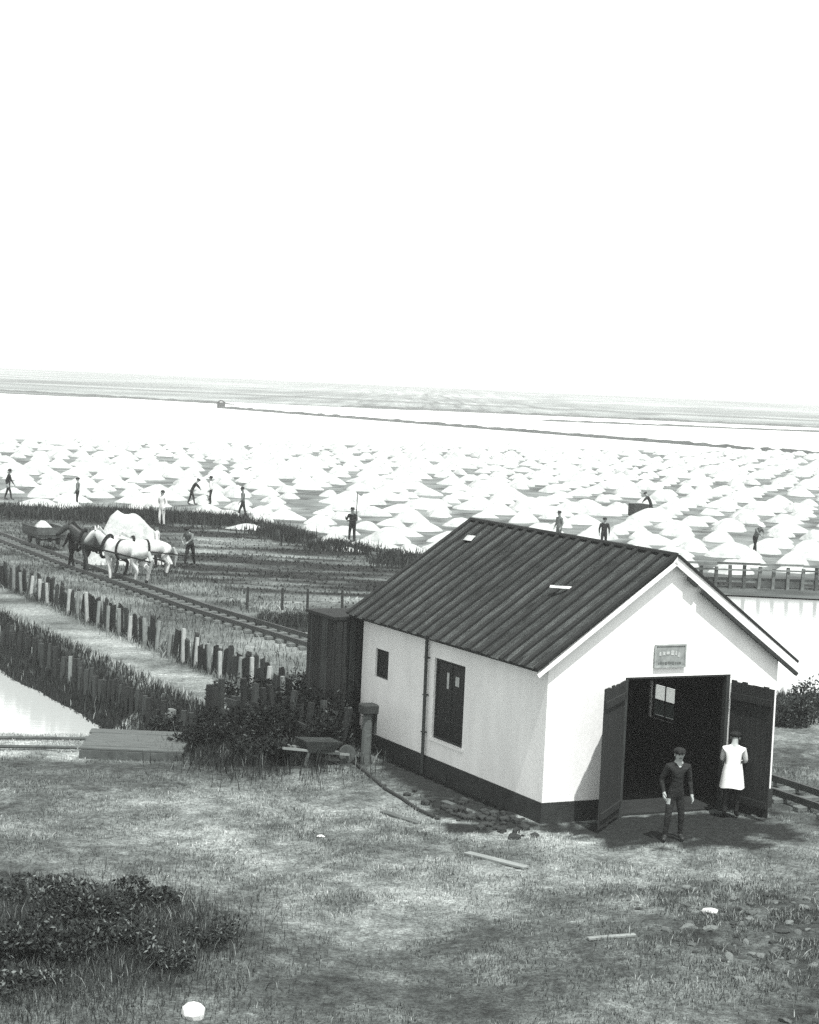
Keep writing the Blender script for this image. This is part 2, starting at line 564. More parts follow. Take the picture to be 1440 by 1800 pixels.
def gable(hole):
    us = [TH + .002, DO[0], DO[1], SW - TH - .002]
    zg = lambda u: ZE + SLOPE * min(u, SW - u) - 0.06
    p = cells(us, [ZB, 2.78, ZE], [(DO[0], DO[1], -1, 2.78)] if hole else [])
    p += [[(us[0], ZE), (us[1], ZE), (us[1], zg(us[1])), (us[0], zg(us[0]))],
          [(us[1], ZE), (us[2], ZE), (us[2], zg(us[2])), (SW / 2, zg(SW / 2)), (us[1], zg(us[1]))],
          [(us[2], ZE), (us[3], ZE), (us[3], zg(us[3])), (us[2], zg(us[2]))]]
    return plate(p, TH, 'x')


g_ = obj("gable_wall", gable(True), M_white, shed)
g2 = obj("gable_wall", gable(False), M_white, shed); g2.location = (0, SL - TH, 0)
# corner fillets so the corners of the white walls close flush
# tarred plinth, four runs
bm = bmesh.new()
box(bm, 0.05, SL / 2, ZB / 2 - 0.1, 0.16, SL + .06, ZB + 0.2)
obj("plinth", bm, M_tar, shed)
bm = bmesh.new(); box(bm, SW - 0.05, SL / 2, ZB / 2 - 0.1, 0.16, SL + .06, ZB + 0.2); obj("plinth", bm, M_tar, shed)
for x0, x1 in ((0.135, DO[0] - .02), (DO[1] + .02, SW - 0.135)):
    bm = bmesh.new(); box(bm, (x0 + x1) / 2, 0.05, ZB / 2 - 0.1, x1 - x0, 0.155, ZB + 0.2); obj("plinth", bm, M_tar, shed)
bm = bmesh.new(); box(bm, SW / 2, SL - 0.05, ZB / 2 - 0.1, SW - .27, 0.155, ZB + 0.2); obj("plinth", bm, M_tar, shed)
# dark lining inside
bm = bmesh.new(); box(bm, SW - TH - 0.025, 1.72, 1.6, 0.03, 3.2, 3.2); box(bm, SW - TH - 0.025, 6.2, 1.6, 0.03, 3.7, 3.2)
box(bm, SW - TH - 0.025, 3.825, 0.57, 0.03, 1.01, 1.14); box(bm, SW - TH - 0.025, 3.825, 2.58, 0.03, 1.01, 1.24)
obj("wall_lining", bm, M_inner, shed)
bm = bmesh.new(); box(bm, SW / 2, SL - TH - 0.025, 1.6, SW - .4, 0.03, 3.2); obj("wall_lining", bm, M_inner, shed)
bm = bmesh.new(); box(bm, SW / 2, SL / 2, 0.015, SW - .3, SL - .3, 0.05); obj("floor", bm, mat("dark_floor", 0.018, var=0.4, scale=2), shed)  # floor in the same near-black as the lining
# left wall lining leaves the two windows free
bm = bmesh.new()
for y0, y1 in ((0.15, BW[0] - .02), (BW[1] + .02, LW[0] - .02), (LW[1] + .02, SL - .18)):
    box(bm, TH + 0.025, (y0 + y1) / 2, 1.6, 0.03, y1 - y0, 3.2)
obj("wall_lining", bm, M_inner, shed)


def window(y0, y1, z0, z1, x, nu, nz_, fw=0.05, pane_m=None, depth=0.05):
    f = bmesh.new()
    cy, cz = (y0 + y1) / 2, (z0 + z1) / 2
    box(f, x, y0 + fw / 2, cz, depth, fw, z1 - z0); box(f, x, y1 - fw / 2, cz, depth, fw, z1 - z0)
    box(f, x, cy, z0 + fw / 2, depth, y1 - y0 - 2 * fw, fw); box(f, x, cy, z1 - fw / 2, depth, y1 - y0 - 2 * fw, fw)
    wob = obj("window", f, M_dark, shed)
    iw, ih = (y1 - y0 - 2 * fw), (z1 - z0 - 2 * fw)
    bm = bmesh.new()
    for k in range(1, nu): box(bm, x, y0 + fw + iw * k / nu, cz, depth * .7, 0.025, ih)
    for k in range(1, nz_): box(bm, x, cy, z0 + fw + ih * k / nz_, depth * .6, iw, 0.025)
    if nu * nz_ > 1:
        obj("glazing_bar", bm, M_dark, wob)
    else:
        bm.free()
    if pane_m:
        for a_ in range(nu):
            for b_ in range(nz_):
                bm = bmesh.new()
                box(bm, x, y0 + fw + iw * (a_ + .5) / nu, z0 + fw + ih * (b_ + .5) / nz_, 0.006, iw / nu - .03, ih / nz_ - .03)
                obj("pane", bm, pane_m[(a_ * nz_ + b_) % len(pane_m)], wob)
    return wob


def frosted(name, v):
    m = bpy.data.materials.new(name); m.use_nodes = True
    nt = m.node_tree; nt.nodes.clear()
    tr_ = nt.nodes.new("ShaderNodeBsdfTranslucent"); tr_.inputs[0].default_value = gcol(v)
    df = nt.nodes.new("ShaderNodeBsdfDiffuse"); df.inputs[0].default_value = gcol(v * .5)
    mx = nt.nodes.new("ShaderNodeMixShader"); mx.inputs[0].default_value = .06
    nz = nt.nodes.new("ShaderNodeOutputMaterial")
    nt.links.new(tr_.outputs[0], mx.inputs[1]); nt.links.new(df.outputs[0], mx.inputs[2]); nt.links.new(mx.outputs[0], nz.inputs[0])
    return m


M_frost, M_frost_d = frosted("whitened_glass", .95), frosted("grimy_glass", .16)
M_pane_d = mat("dark_pane", 0.016, rough=0.5, var=0.2, spec=0.12)
M_pane_l = mat("pale_pane", 0.42, rough=0.5, var=0.3)
panes = [M_pane_d] * 8
panes[1 * 4 + 3] = M_pane_d
window(*BW, 0.07, 2, 4, pane_m=panes)
window(*LW, 0.07, 1, 1, fw=0.035, pane_m=[M_pane_d])
window(*RW, SW - 0.07, 2, 2, fw=0.06, pane_m=[M_frost_d, M_frost])
# small pale pieces at the tall window's upper panes
for yy, zz, sy_, sz_ in ((4.13, 2.12, 0.09, 0.34), (3.72, 2.16, 0.16, 0.2)):
    bm = bmesh.new(); box(bm, 0.055, yy, zz, 0.008, sy_, sz_); obj("pale_scrap", bm, M_pane_l, shed)
# pale reveals
bm = bmesh.new(); box(bm, -0.012, 3.98, 0.80, 0.07, 1.5, 0.05); obj("window_sill", bm, M_trim, shed)

# roof: boarded deck, felt strips, battens over the joints
OE, OG = 0.35, 0.12
M_patch = mat("worn_patch", .4, var=.6, scale=8)
RL = SL + 2 * OG
nstrip = 19
for side in (0, 1):
    e0 = Vector((-OE, 0, ZE - SLOPE * OE)) if side == 0 else Vector((SW + OE, 0, ZE - SLOPE * OE))
    top = Vector((SW / 2, 0, ZR))
    d = (top - e0); ln = d.length; d.normalize()
    up = Vector((-d.z, 0, d.x)) if side == 0 else Vector((d.z, 0, -d.x))
    if up.z < 0: up = -up
    deck = bmesh.new()
    c = (e0 + top) / 2
    bar(deck, e0 - Vector((0, OG - .01, 0)) * 0 + up * -0.035 + Vector((0, SL / 2, 0)), top + up * -0.035 + Vector((0, SL / 2, 0)), RL - .02, 0.05)
    roof = obj("roof", deck, M_dark, shed)
    for k in range(nstrip):
        y0 = -OG + RL * k / nstrip; y1 = -OG + RL * (k + 1) / nstrip
        bm = bmesh.new()
        rows = 5
        grid = []
        sag = random.uniform(.006, .014); lift = random.uniform(0, .008); ex = random.uniform(-.025, .02)
        for r_ in range(rows + 1):
            row = []
            for q_ in range(5):
                u = q_ / 4
                hgt = 0.012 + lift - sag * math.sin(math.pi * u) + random.uniform(-.0025, .0025)
                p = e0 + d * ((ln - 0.01) * r_ / rows + (ex if r_ == 0 else 0)) + up * hgt + Vector((0, y0 + 0.004 + (y1 - y0 - 0.008) * u, 0))
                row.append(bm.verts.new(p))
            grid.append(row)
        for r_ in range(rows):
            for q_ in range(4):
                bm.faces.new((grid[r_][q_], grid[r_][q_ + 1], grid[r_ + 1][q_ + 1], grid[r_ + 1][q_]))
        bmesh.ops.solidify(bm, geom=list(bm.faces), thickness=0.012)
        obj("felt_strip", bm, random.choice(M_roofs), roof, True)
    for k in range(nstrip + 1):
        y0 = -OG + RL * k / nstrip
        bm = bmesh.new()
        j = random.uniform(-.025, .025)
        bar(bm, e0 + up * 0.032 + Vector((0, y0 + j, 0)) - d * random.uniform(0, .03), top + up * 0.032 + Vector((0, y0 - j, 0)), 0.13, 0.055)
        obj("batten", bm, M_batten, roof)
    if side == 0:
        for (u_, y_, w_, h_) in ((0.60, 1.75, 0.75, 0.05), (0.84, 7.3, 0.24, 0.13)):
            bm = bmesh.new()
            p = e0 + d * (ln * u_)
            bar(bm, p - d * h_ + up * 0.066 + Vector((0, y_, 0)), p + d * h_ * .4 + up * 0.069 + Vector((0, y_ + .06, 0)), w_, 0.006)
            obj("patch", bm, M_patch, roof)
bm = bmesh.new(); cyl(bm, (SW / 2, -OG - .02, ZR + .03), (SW / 2, SL + OG + .02, ZR + .03), 0.055, seg=8)
obj("ridge_roll", bm, M_batten, shed)
# bargeboards on the front gable, white; a dark bar models the right rake's shadow
for side in (0, 1):
    x0 = -OE + .03 if side == 0 else SW + OE - .03
    bm = bmesh.new()
    p0 = Vector((x0, -OG - .03, ZE - SLOPE * OE - .12)); p1 = Vector((SW / 2, -OG - .03, ZR - .115))
    up_r = Vector((0, 0, .07)) if side else Vector((0, 0, 0))
    bar(bm, p0 + up_r, p1 + up_r + Vector((-.02, 0, .014)) * side, 0.035, 0.21 if side else 0.08)
    obj("bargeboard", bm, M_trim, shed)
    bm = bmesh.new()
    if side:
        bar(bm, p0 + Vector((0.05, -.004, -.12)), p1 + Vector((0.62, -.004, -.57)), 0.06, 0.075)
        obj("rake_shadow_bar", bm, M_dark, shed)
        bm = bmesh.new()
        bar(bm, Vector((SW / 2 + .28, -OG - .03, ZR - .42)), Vector((SW / 2 + .50, -OG - .03, ZR - .575)), 0.06, 0.07)
        obj("rake_shadow_bar", bm, M_dark, shed)
    else:
        bm.free()
# downpipe with bends and brackets
bm = bmesh.new()
cyl(bm, (-0.065, 4.95, 3.12), (-0.075, 4.88, 0.02), 0.036)
dp = obj("downpipe", bm, M_iron, shed)
for zz in (0.9, 1.7, 2.5):
    bm = bmesh.new(); box(bm, -0.05, 4.92, zz, 0.11, 0.10, 0.025); obj("bracket", bm, M_iron, dp)
# doors: ledged, of upright planks; the free edges stand out towards the field
def door(hinge, free, z0, z1, npl, hole=None, flip=1):
    hx, hs = hinge; fx, fs = free
    v = Vector((fx - hx, -(fs - hs), 0)); wd = v.length; v.normalize()
    root = bpy.data.objects.new("door", None); COL.objects.link(root); root.parent = shed
    root.location = (hx, -hs, 0); root.rotation_euler = (0, 0, math.atan2(v.y, v.x))
    pw = wd / npl
    def slab(pts):
        bm = bmesh.new(); y_ = random.uniform(-.004, .004)
        f_ = bm.faces.new([bm.verts.new((u, y_ - .015, z)) for u, z in pts])
        r_ = bmesh.ops.extrude_face_region(bm, geom=[f_])
        bmesh.ops.translate(bm, verts=[v for v in r_["geom"] if isinstance(v, bmesh.types.BMVert)], vec=(0, .03, 0))
        bmesh.ops.recalc_face_normals(bm, faces=bm.faces)
        obj("plank", bm, M_door, root)
    for k in range(npl):
        a_, b_ = k * pw + .005, (k + 1) * pw - .005
        q0, q1 = z0 + random.uniform(-.02, .03), z1 + random.uniform(-.03, .02)
        if hole and b_ > hole[0] - hole[2] and a_ < hole[0] + hole[2]:
            cx, cz, rx, rz = hole
            us = [a_ + (b_ - a_) * i / 4 for i in range(5)]
            hh = [rz * math.sqrt(max(0, 1 - ((u - cx) / rx) ** 2)) for u in us]
            slab([(a_, q0), (b_, q0)] + [(u, cz - h_) for u, h_ in zip(us[::-1], hh[::-1])])
            slab([(u, cz + h_) for u, h_ in zip(us, hh)] + [(b_, q1), (a_, q1)])
        else:
            slab([(a_, q0), (b_, q0), (b_, q1), (a_, q1)])
    for zz in (z0 + .25, z1 - .3):
        if hole and abs(zz - hole[1]) < hole[3]: continue
        bm = bmesh.new(); box(bm, wd / 2, 0.035 * flip, zz, wd - .06, 0.035, 0.13); obj("ledge", bm, M_door, root)
        bm = bmesh.new(); box(bm, 0.35, -0.024 * flip, zz, 0.7, 0.012, 0.05); obj("strap_hinge", bm, M_iron, root)
    return root


door((1.74, 0.03), (0.62, 1.06), 0.06, 2.74, 9)
door((4.28, 0.03), (4.48, 1.16), 0.08, 2.66, 8, flip=-1)
# door frame posts and lintel
bm = bmesh.new(); box(bm, DO[0] + .04, 0.07, 1.37, 0.08, 0.12, 2.74); obj("door_post", bm, M_dark, shed)
bm = bmesh.new(); box(bm, DO[1] - .04, 0.07, 1.37, 0.08, 0.12, 2.74); obj("door_post", bm, M_dark, shed)
bm = bmesh.new(); box(bm, SW / 2 + .3, 0.07, 2.76, 2.49, 0.12, 0.03); obj("lintel", bm, M_dark, shed)

# plaque over the door (its lettering is too worn to read)
sg = empty("name_plaque", W(2.745, 0.03, 3.19), YAW)
tag(sg, "small weathered grey plaque with worn lettering above the doorway", "sign")
bm = bmesh.new(); box(bm, 0, 0, 0, 0.72, 0.03, 0.46, bevel=0.006); obj("board", bm, mat("grey_sign_paint", 0.24, var=0.35, scale=7), sg)
bm = bmesh.new()
box(bm, 0, -.02, .215, .74, .02, .03); box(bm, 0, -.02, -.215, .74, .02, .03); box(bm, -.355, -.02, 0, .03, .02, .4); box(bm, .355, -.02, 0, .03, .02, .4)
obj("border", bm, mat("faded_border", 0.30, var=0.3), sg)
M_let_d, M_let_p = mat("faded_black_letter", 0.12, var=.4, scale=20), mat("pale_letter", 0.42, var=.3, scale=20)
bm = bmesh.new()
x_ = -.28
while x_ < .26:
    w_ = random.uniform(.02, .05)
    box(bm, x_ + w_ / 2, -.018, -.135 + random.uniform(-.01, .01), w_, .008, random.uniform(.03, .06)); x_ += w_ + .018
obj("lettering", bm, M_let_d, sg)
bm = bmesh.new()
x_ = -.26
while x_ < .22:
    w_ = random.uniform(.03, .08)
    box(bm, x_ + w_ / 2, -.018, .045 + random.uniform(-.02, .02), w_, .008, random.uniform(.05, .1)); x_ += w_ + .03
obj("lettering", bm, M_let_p, sg)

# lean-to of dark boards behind the shed
lt = empty("board_lean_to", W(-0.6, -8.4, 0), YAW)
tag(lt, "dark boarded lean-to with flat roof at the shed's far corner", "outhouse")
lw_, ld_, lh_ = 2.9, 1.5, 2.88
M_lean = [mat("lean_to_board_%s" % nm, v, var=.4, scale=4, stretch=(6, 6, .5), bump=.3) for nm, v in (("deep", .018), ("mid", .026), ("worn", .04))]
bm = bmesh.new(); box(bm, lw_ / 2, ld_ / 2, lh_ / 2 - .05, lw_ - .06, ld_ - .06, lh_); obj("core", bm, M_dark, lt)
for k in range(12):
    bm = bmesh.new(); w_ = ld_ / 12
    box(bm, -.012 + random.uniform(-.006, .006), w_ * (k + .5), lh_ / 2 + random.uniform(-.03, .01), 0.03, w_ - .016, lh_)
    obj("board", bm, random.choice(M_lean), lt)
for k in range(17):
    bm = bmesh.new(); w_ = lw_ / 17
    box(bm, w_ * (k + .5), -.012 + random.uniform(-.006, .006), lh_ / 2 + random.uniform(-.03, .01), w_ - .016, 0.03, lh_)
    obj("board", bm, random.choice(M_lean), lt)
bm = bmesh.new(); box(bm, lw_ / 2, ld_ / 2, lh_ + .02, lw_ + .16, ld_ + .1, .07); obj("roof", bm, M_batten, lt)

# ------------------------------------------------------------------ railway track past the shed
def track_t(s):
    return 6.42 if s > -8 else 6.42 - 1.25 * min(1, (-8 - s) / 24.0) + (0.0009 * (-38 - s) ** 2 if s < -38 else 0)


tr = empty("railway_track", W(6.4, 0, 0), 0)
tag(tr, "narrow railway track running past the white shed towards the salt heaps", "track")
def tr_pt(s, off, z):
    s2 = s - 0.5
    t0_, t1_ = track_t(s), track_t(s2)
    p, q_ = W(t0_, s), W(t1_, s2)
    d = (q_ - p).normalized(); nrm = Vector((-d.y, d.x, 0))
    w_ = p + nrm * off
    gz = float(height(w_.x, w_.y))
    return Vector((w_.x, w_.y, z + 0.06)), d


M_rail = mat("dull_rail_steel", 0.05, rough=0.45, var=.3, metal=.4)
M_sleeper = [mat("sleeper_%s" % nm, v, var=.4, scale=5, bump=.4) for nm, v in (("grey", .17), ("dark", .12))]
base = tr.location.copy()
for off in (-0.45, 0.45):
    bm = bmesh.new()
    prev = None
    ss = list(np.arange(8, -74, -1.5))
    for s_ in ss:
        p, d = tr_pt(s_, off, 0.13); p -= base
        nrm = Vector((-d.y, d.x, 0))
        ring = [bm.verts.new(p + nrm * a_ + Vector((0, 0, b_))) for a_, b_ in ((-.05, -.07), (.05, -.07), (.035, .06), (-.035, .06))]
        if prev:
            for k in range(4):
                bm.faces.new((prev[k], prev[(k + 1) % 4], ring[(k + 1) % 4], ring[k]))
        prev = ring
    bmesh.ops.recalc_face_normals(bm, faces=bm.faces)
    obj("rail", bm, M_rail, tr)
bm = bmesh.new(); box(bm, 0, 0, 0, 1.45, .2, .1, bevel=.01)
sl_me = [None, None]
s_ = 7.5; k = 0
sleeper0 = obj("sleeper", bm, M_sleeper[0], tr)
me2 = sleeper0.data.copy(); me2.materials.clear(); me2.materials.append(M_sleeper[1])
while s_ > -72:
    p, d = tr_pt(s_, 0, 0.0)
    o = sleeper0 if k == 0 else sleeper0.copy()
    if k: COL.objects.link(o); o.parent = tr
    o.data = sleeper0.data if random.random() < .6 else me2
    o.location = p - base + Vector((0, 0, 0.0))
    o.rotation_euler = (0, 0, math.atan2(d.y, d.x) + math.pi / 2 + random.uniform(-.04, .04))
    s_ -= 0.78; k += 1

# ------------------------------------------------------------------ fence of dark boards and pale posts along the embankment
fn = empty("board_fence", W(0.55, -14, 0), 0)
tag(fn, "long low fence of dark boards and pale posts along the embankment path", "fence")
M_post = [mat("pale_post_%s" % nm, v, var=.35, scale=8, stretch=(3, 3, .6)) for nm, v in (("bleached", .36), ("grey", .2))]
M_fb = [mat("fence_board_%s" % nm, v, var=.4, scale=5, stretch=(3, 3, .6)) for nm, v in (("black", .022), ("brown", .04))]
fb = fn.location.copy()
s_ = -12.4
while s_ > -66:
    bay = random.uniform(.95, 1.3)
    w0 = W(0.50 + random.uniform(-.05, .05), s_)
    hgt = random.uniform(.7, 1.0)
    bm = bmesh.new(); box(bm, 0, 0, hgt / 2 - .05, random.uniform(.07, .11), .09, hgt + .1)
    p = obj("post", bm, random.choice(M_post) if random.random() < .75 else random.choice(M_fb), fn); p.location = w0 - fb + Vector((0, 0, float(height(w0.x, w0.y))))
    p.rotation_euler = (random.uniform(-.06, .06), random.uniform(-.08, .08), YAW)
    nb = 3
    for q_ in range(nb):
        if random.random() < .08: continue
        w1 = W(0.62 + random.uniform(-.07, .07), s_ - .08 - (q_ + .5) * (bay - .1) / nb)
        hgt = random.uniform(.62, .98)
        bm = bmesh.new()
        bmesh.ops.create_cube(bm, size=1.0, matrix=Matrix.Translation((0, 0, hgt / 2 - .06)) @ Matrix.Diagonal((.05, bay / nb * random.uniform(.8, 1.02), hgt + .12, 1)))
        for v in bm.verts:
            if v.co.z > .2:
                v.co.z += random.uniform(-.08, .05); v.co.y *= random.uniform(.75, 1.0)
        p = obj("board", bm, random.choice(M_fb), fn); p.location = w1 - fb + Vector((0, 0, float(height(w1.x, w1.y))))
        p.rotation_euler = (0, random.uniform(-.12, .12), YAW)
    s_ -= bay

rv = empty("stake_revetment", W(-2.3, -10, 0), 0)
tag(rv, "row of short dark stakes holding the embankment side above the lake", "revetment")
rb = rv.location.copy()
s_ = -8.5
while s_ > -62:
    w0 = W(-2.32 + random.uniform(-.12, .1), s_)
    if w0.y > 46.5:
        bm = bmesh.new(); hgt = random.uniform(1.0, 1.45)
        cyl(bm, (0, 0, 0), (random.uniform(-.06, .06), random.uniform(-.06, .06), hgt), random.uniform(.07, .11), random.uniform(.05, .085), 7)
        p = obj("stake", bm, random.choice(M_fb) if random.random() < .9 else M_post[1], rv); p.location = w0 - rb + Vector((0, 0, -1.3))
    s_ -= random.uniform(.17, .28)

# ------------------------------------------------------------------ blades: grass, reeds, weeds (nobody could count them)
def blades(name, X, Y, hgt, wid, al, label, m, lean=0.5, zoff=0.0):
    n = len(X)
    Z = height(X, Y) + zoff
    ang = rng.uniform(0, 2 * np.pi, n)
    la = rng.uniform(0, 2 * np.pi, n); lm = np.abs(rng.normal(0, lean, n)) * hgt
    ux, uy = np.cos(ang) * wid / 2, np.sin(ang) * wid / 2
    lx, ly = np.cos(la) * lm, np.sin(la) * lm
    co = np.zeros((n, 5, 3), np.float32)
    co[:, 0] = np.stack([X - ux, Y - uy, Z - .02], -1); co[:, 1] = np.stack([X + ux, Y + uy, Z - .02], -1)
    mx_, my_ = X + lx * .35, Y + ly * .35
    co[:, 2] = np.stack([mx_ + ux * .8, my_ + uy * .8, Z + hgt * .55], -1); co[:, 3] = np.stack([mx_ - ux * .8, my_ - uy * .8, Z + hgt * .55], -1)
    co[:, 4] = np.stack([X + lx, Y + ly, Z + hgt], -1)
    b = np.arange(n)[:, None] * 5
    f = np.concatenate([b + np.array([[0, 1, 2]]), b + np.array([[0, 2, 3]]), b + np.array([[3, 2, 4]])], 0)
    me = mesh_np(name, co.reshape(-1, 3), f)
    set_albedo(me, np.repeat(np.clip(al, .012, .6), 5))
    o = mk(name, me, m)
    tag(o, label, "grass", kind="stuff")
    return o


M_blade = attr_mat("grass_blade", grain=0.1, bump=0, rough=0.8)
# short turf over the field
n = 230000
Y = rng.uniform(23.5, 46, n) ** 1.0
X = rng.uniform(-1, 1, n) * (0.205 * Y + 1.2)
t_, s_ = to_ts(X, Y)
al = albedo(X, Y)
cl = fbm(X * 1.1 + 60, Y * 1.1, 4)
keep = ~((t_ > -0.1) & (t_ < SW + .1) & (s_ < .1)) & (al > 0.075) & (rng.random(n) < np.clip((cl - 0.30) * 3.2, .08, 1))
X, Y, al, cl = X[keep], Y[keep], al[keep], cl[keep]
hg = rng.uniform(.03, .085, len(X)) * (0.6 + 1.3 * np.clip(cl - .35, 0, .5))
tone = np.where(rng.random(len(X)) < .035, 3.2, rng.uniform(.3, 1.8, len(X)))
blades("turf_grass", X, Y, hg, rng.uniform(.006, .015, len(X)), al * tone, "short dry grass covering the field before the shed", M_blade, .7)
# reeds on the embankment side
n = 26000
s_ = -rng.uniform(6.5, 70, n); t_ = rng.uniform(-3.0, -1.6, n) + rng.normal(0, .12, n)
Xr = SX + A[0] * t_ + N[0] * s_; Yr = SY + A[1] * t_ + N[1] * s_
keep = (Yr > 45.3)
Xr, Yr, t_ = Xr[keep], Yr[keep], t_[keep]
pale = rng.random(len(Xr)) < np.where(t_ > -1.85, .35, .015)
blades("bank_reeds", Xr, Yr, rng.uniform(.08, .26, len(Xr)) * np.where(pale, 1.25, 1), rng.uniform(.015, .04, len(Xr)), np.where(pale, rng.uniform(.15, .38, len(Xr)), rng.uniform(.014, .045, len(Xr))),
       "dark reeds covering the steep embankment side above the lake", M_blade, .28)
# coarse grass along the fence foot and the track
n = 30000
s_ = -rng.uniform(8.6, 66, n); t_ = np.where(rng.random(n) < .4, rng.normal(0.75, .25, n), rng.uniform(.6, 9.5, n))
keep = np.abs(t_ - 5.6) > 0.9
X = SX + A[0] * t_ + N[0] * s_; Y = SY + A[1] * t_ + N[1] * s_
keep &= (seg_dist(X, Y, POND, True) > .35) & ~inside(X, Y, POND)
X, Y = X[keep], Y[keep]
blades("track_side_grass", X, Y, rng.uniform(.06, .26, len(X)), rng.uniform(.015, .035, len(X)), albedo(X, Y) * rng.uniform(.3, 1.7, len(X)),
       "rough grass beside the railway track and fence", M_blade, .5)
# rough pasture between track and salt flat
n = 60000
Y = rng.uniform(58, 112, n); X = rng.uniform(-26, 14, n)
t_, s_ = to_ts(X, Y)
keep = (t_ > 7) & (Y < edge_y(X) + .5) & (seg_dist(X, Y, POND, True) > .5) & ~inside(X, Y, POND)
X, Y = X[keep], Y[keep]
st = fbm(X * .35, Y * 1.8, 4)
kp = rng.random(len(X)) < np.clip((st - .3) * 2, .3, 1); X, Y = X[kp], Y[kp]
blades("pasture_grass", X, Y, rng.uniform(.03, .11, len(X)), rng.uniform(.04, .1, len(X)), albedo(X, Y) * rng.uniform(.5, 1.5, len(X)),
       "rough dark pasture grass between the track and the salt heaps", M_blade, .5)
# dark rushes along the drain at the salt flat's edge
n = 70000
k = rng.uniform(0, 1, n)
Xd = -27 + 31 * k
Yd = edge_y(Xd) - 1.2 + rng.normal(0, 1.9, n)
prob = np.clip(5.0 * (fbm(Xd * .45, Yd * .3, 4) - .42), 0.02, 1) * np.where(Xd > -1, .5, 1)
kp = rng.random(n) < prob
Xd, Yd = Xd[kp], Yd[kp]
blades("drain_rushes", Xd, Yd, rng.uniform(.1, .55, len(Xd)) + .3 * (rng.random(len(Xd)) < .06), rng.uniform(.03, .08, len(Xd)), rng.uniform(.012, .05, len(Xd)),
       "dark rushes along the drain at the edge of the salt flat", M_blade, .4)
# dark growth on the far bank of the pond strip behind the shed and beside the right-hand water
n = 16000
X = np.concatenate([rng.uniform(-4.9, 0.6, n // 2), rng.uniform(8.6, 15, n // 2)])
Y = np.concatenate([67.2 + rng.normal(0, .5, n // 2) + .3 * (X[:n // 2] + 3), 53.2 + rng.normal(0, .85, n // 2) + .2 * (X[n // 2:] - 10)])
blades("bank_sedge", X, Y, rng.uniform(.1, .45, n), rng.uniform(.02, .05, n), np.where(rng.random(n) < .06, .22, rng.uniform(.015, .06, n)),
       "dark sedge on the low banks of the pond", M_blade, .35)

# ------------------------------------------------------------------ shrubs
M_leaf = attr_mat("shrub_leaf", grain=0.2, bump=0, rough=0.9, spec=.1)
M_twig = mat("grey_twig", 0.10, var=.4)
def shrub(loc, rx, ry, h, nleaf, leaf, al0, label, seed, stems=7, pale=.04, group="dark shrubs"):
    r = np.random.default_rng(seed)
    root = empty("shrub", (loc[0], loc[1], float(height(loc[0], loc[1]))), 0)
    tag(root, label, "shrub", group)
    # lumpy clumps
    nc = 9
    cc = r.uniform(-1, 1, (nc, 3)); cc[:, 2] = r.uniform(.25, .85, nc); cr = r.uniform(.28, .5, nc)
    which = r.integers(0, nc, nleaf)
    dirs = r.normal(0, 1, (nleaf, 3)); dirs /= np.linalg.norm(dirs, axis=1, keepdims=True)
    P = cc[which] * np.array([.68, .68, 1]) + dirs * (cr[which] * r.uniform(.35, 1.05, nleaf) ** .6)[:, None]
    P[:, 0] *= rx; P[:, 1] *= ry; P[:, 2] = np.abs(P[:, 2]) * h
    a1 = r.normal(0, 1, (nleaf, 3)); a1 /= np.linalg.norm(a1, axis=1, keepdims=True)
    a2 = np.cross(a1, r.normal(0, 1, (nleaf, 3))); a2 /= np.linalg.norm(a2, axis=1, keepdims=True)
    L = leaf * r.uniform(.6, 1.4, nleaf)[:, None]
    co = np.stack([P - a1 * L, P + a2 * L * .38, P + a1 * L, P - a2 * L * .38], 1)
    f = np.arange(nleaf * 4).reshape(-1, 4)
    me = mesh_np("crown", co.reshape(-1, 3), f)
    al = np.where(r.random(nleaf) < pale, al0 * 5, al0 * r.uniform(.5, 1.6, nleaf))
    set_albedo(me, np.repeat(np.clip(al, .01, .5), 4))
    mk("crown", me, M_leaf, root)
    bm = bmesh.new()
    for k in range(stems):
        c = cc[k % nc]
        p = Vector((0, 0, -.05)) + Vector((r.normal(0, .08), r.normal(0, .08), 0))
        e = Vector((c[0] * rx * .6, c[1] * ry * .6, c[2] * h))
        m_ = (p + e) / 2 + Vector((r.normal(0, .05), r.normal(0, .05), .1 * h))
        cyl(bm, p, m_, .022, .015, 5); cyl(bm, m_, e, .015, .006, 5)
    obj("trunk", bm, M_twig, root)
    return root


shr = [((-1.75, 45.6), 1.05, 1.0, 1.25, 5200, .045, 0.013, "dense dark shrub against the shed's far corner beside the capped post", 1),
       ((-2.75, 44.5), 1.1, .9, .85, 4600, .045, 0.014, "dark shrub behind the pale wheelbarrow", 2),
       ((-3.75, 45.6), 1.1, .9, .75, 4200, .045, 0.016, "dark shrub where the embankment path ends", 3),
       ((-4.1, 43.6), 1.0, .75, .5, 3200, .045, 0.014, "low dark shrub beside the grey landing platform", 4),
       ((-2.9, 47.4), 1.2, 1.0, 1.1, 4400, .045, 0.013, "dark shrub before the boarded lean-to", 5),
       ((-3.9, 49.4), 1.0, .9, .8, 3000, .045, 0.017, "dark shrub at the near end of the board fence", 6),
       ((-1.35, 43.9), .65, .6, 1.0, 2600, .05, .018, "dark shrub pressed against the capped post", 7),
       ((-3.0, 42.6), .75, .55, .55, 2400, .05, .02, "low dark shrub left of the pale wheelbarrow", 10),
       ((-5.0, 46.6), .9, .8, .7, 2600, .05, .022, "low dark shrub on the embankment side behind the landing platform", 11),
       ((10.2, 50.9), 1.0, .7, .8, 2600, .05, .035, "low grey shrub on the pond bank beyond the shed", 8),
       ((11.4, 52.4), 1.1, .8, .9, 2600, .05, .03, "low dark shrub on the pond bank at the picture's edge", 9)]
for a in shr: shrub(*a)
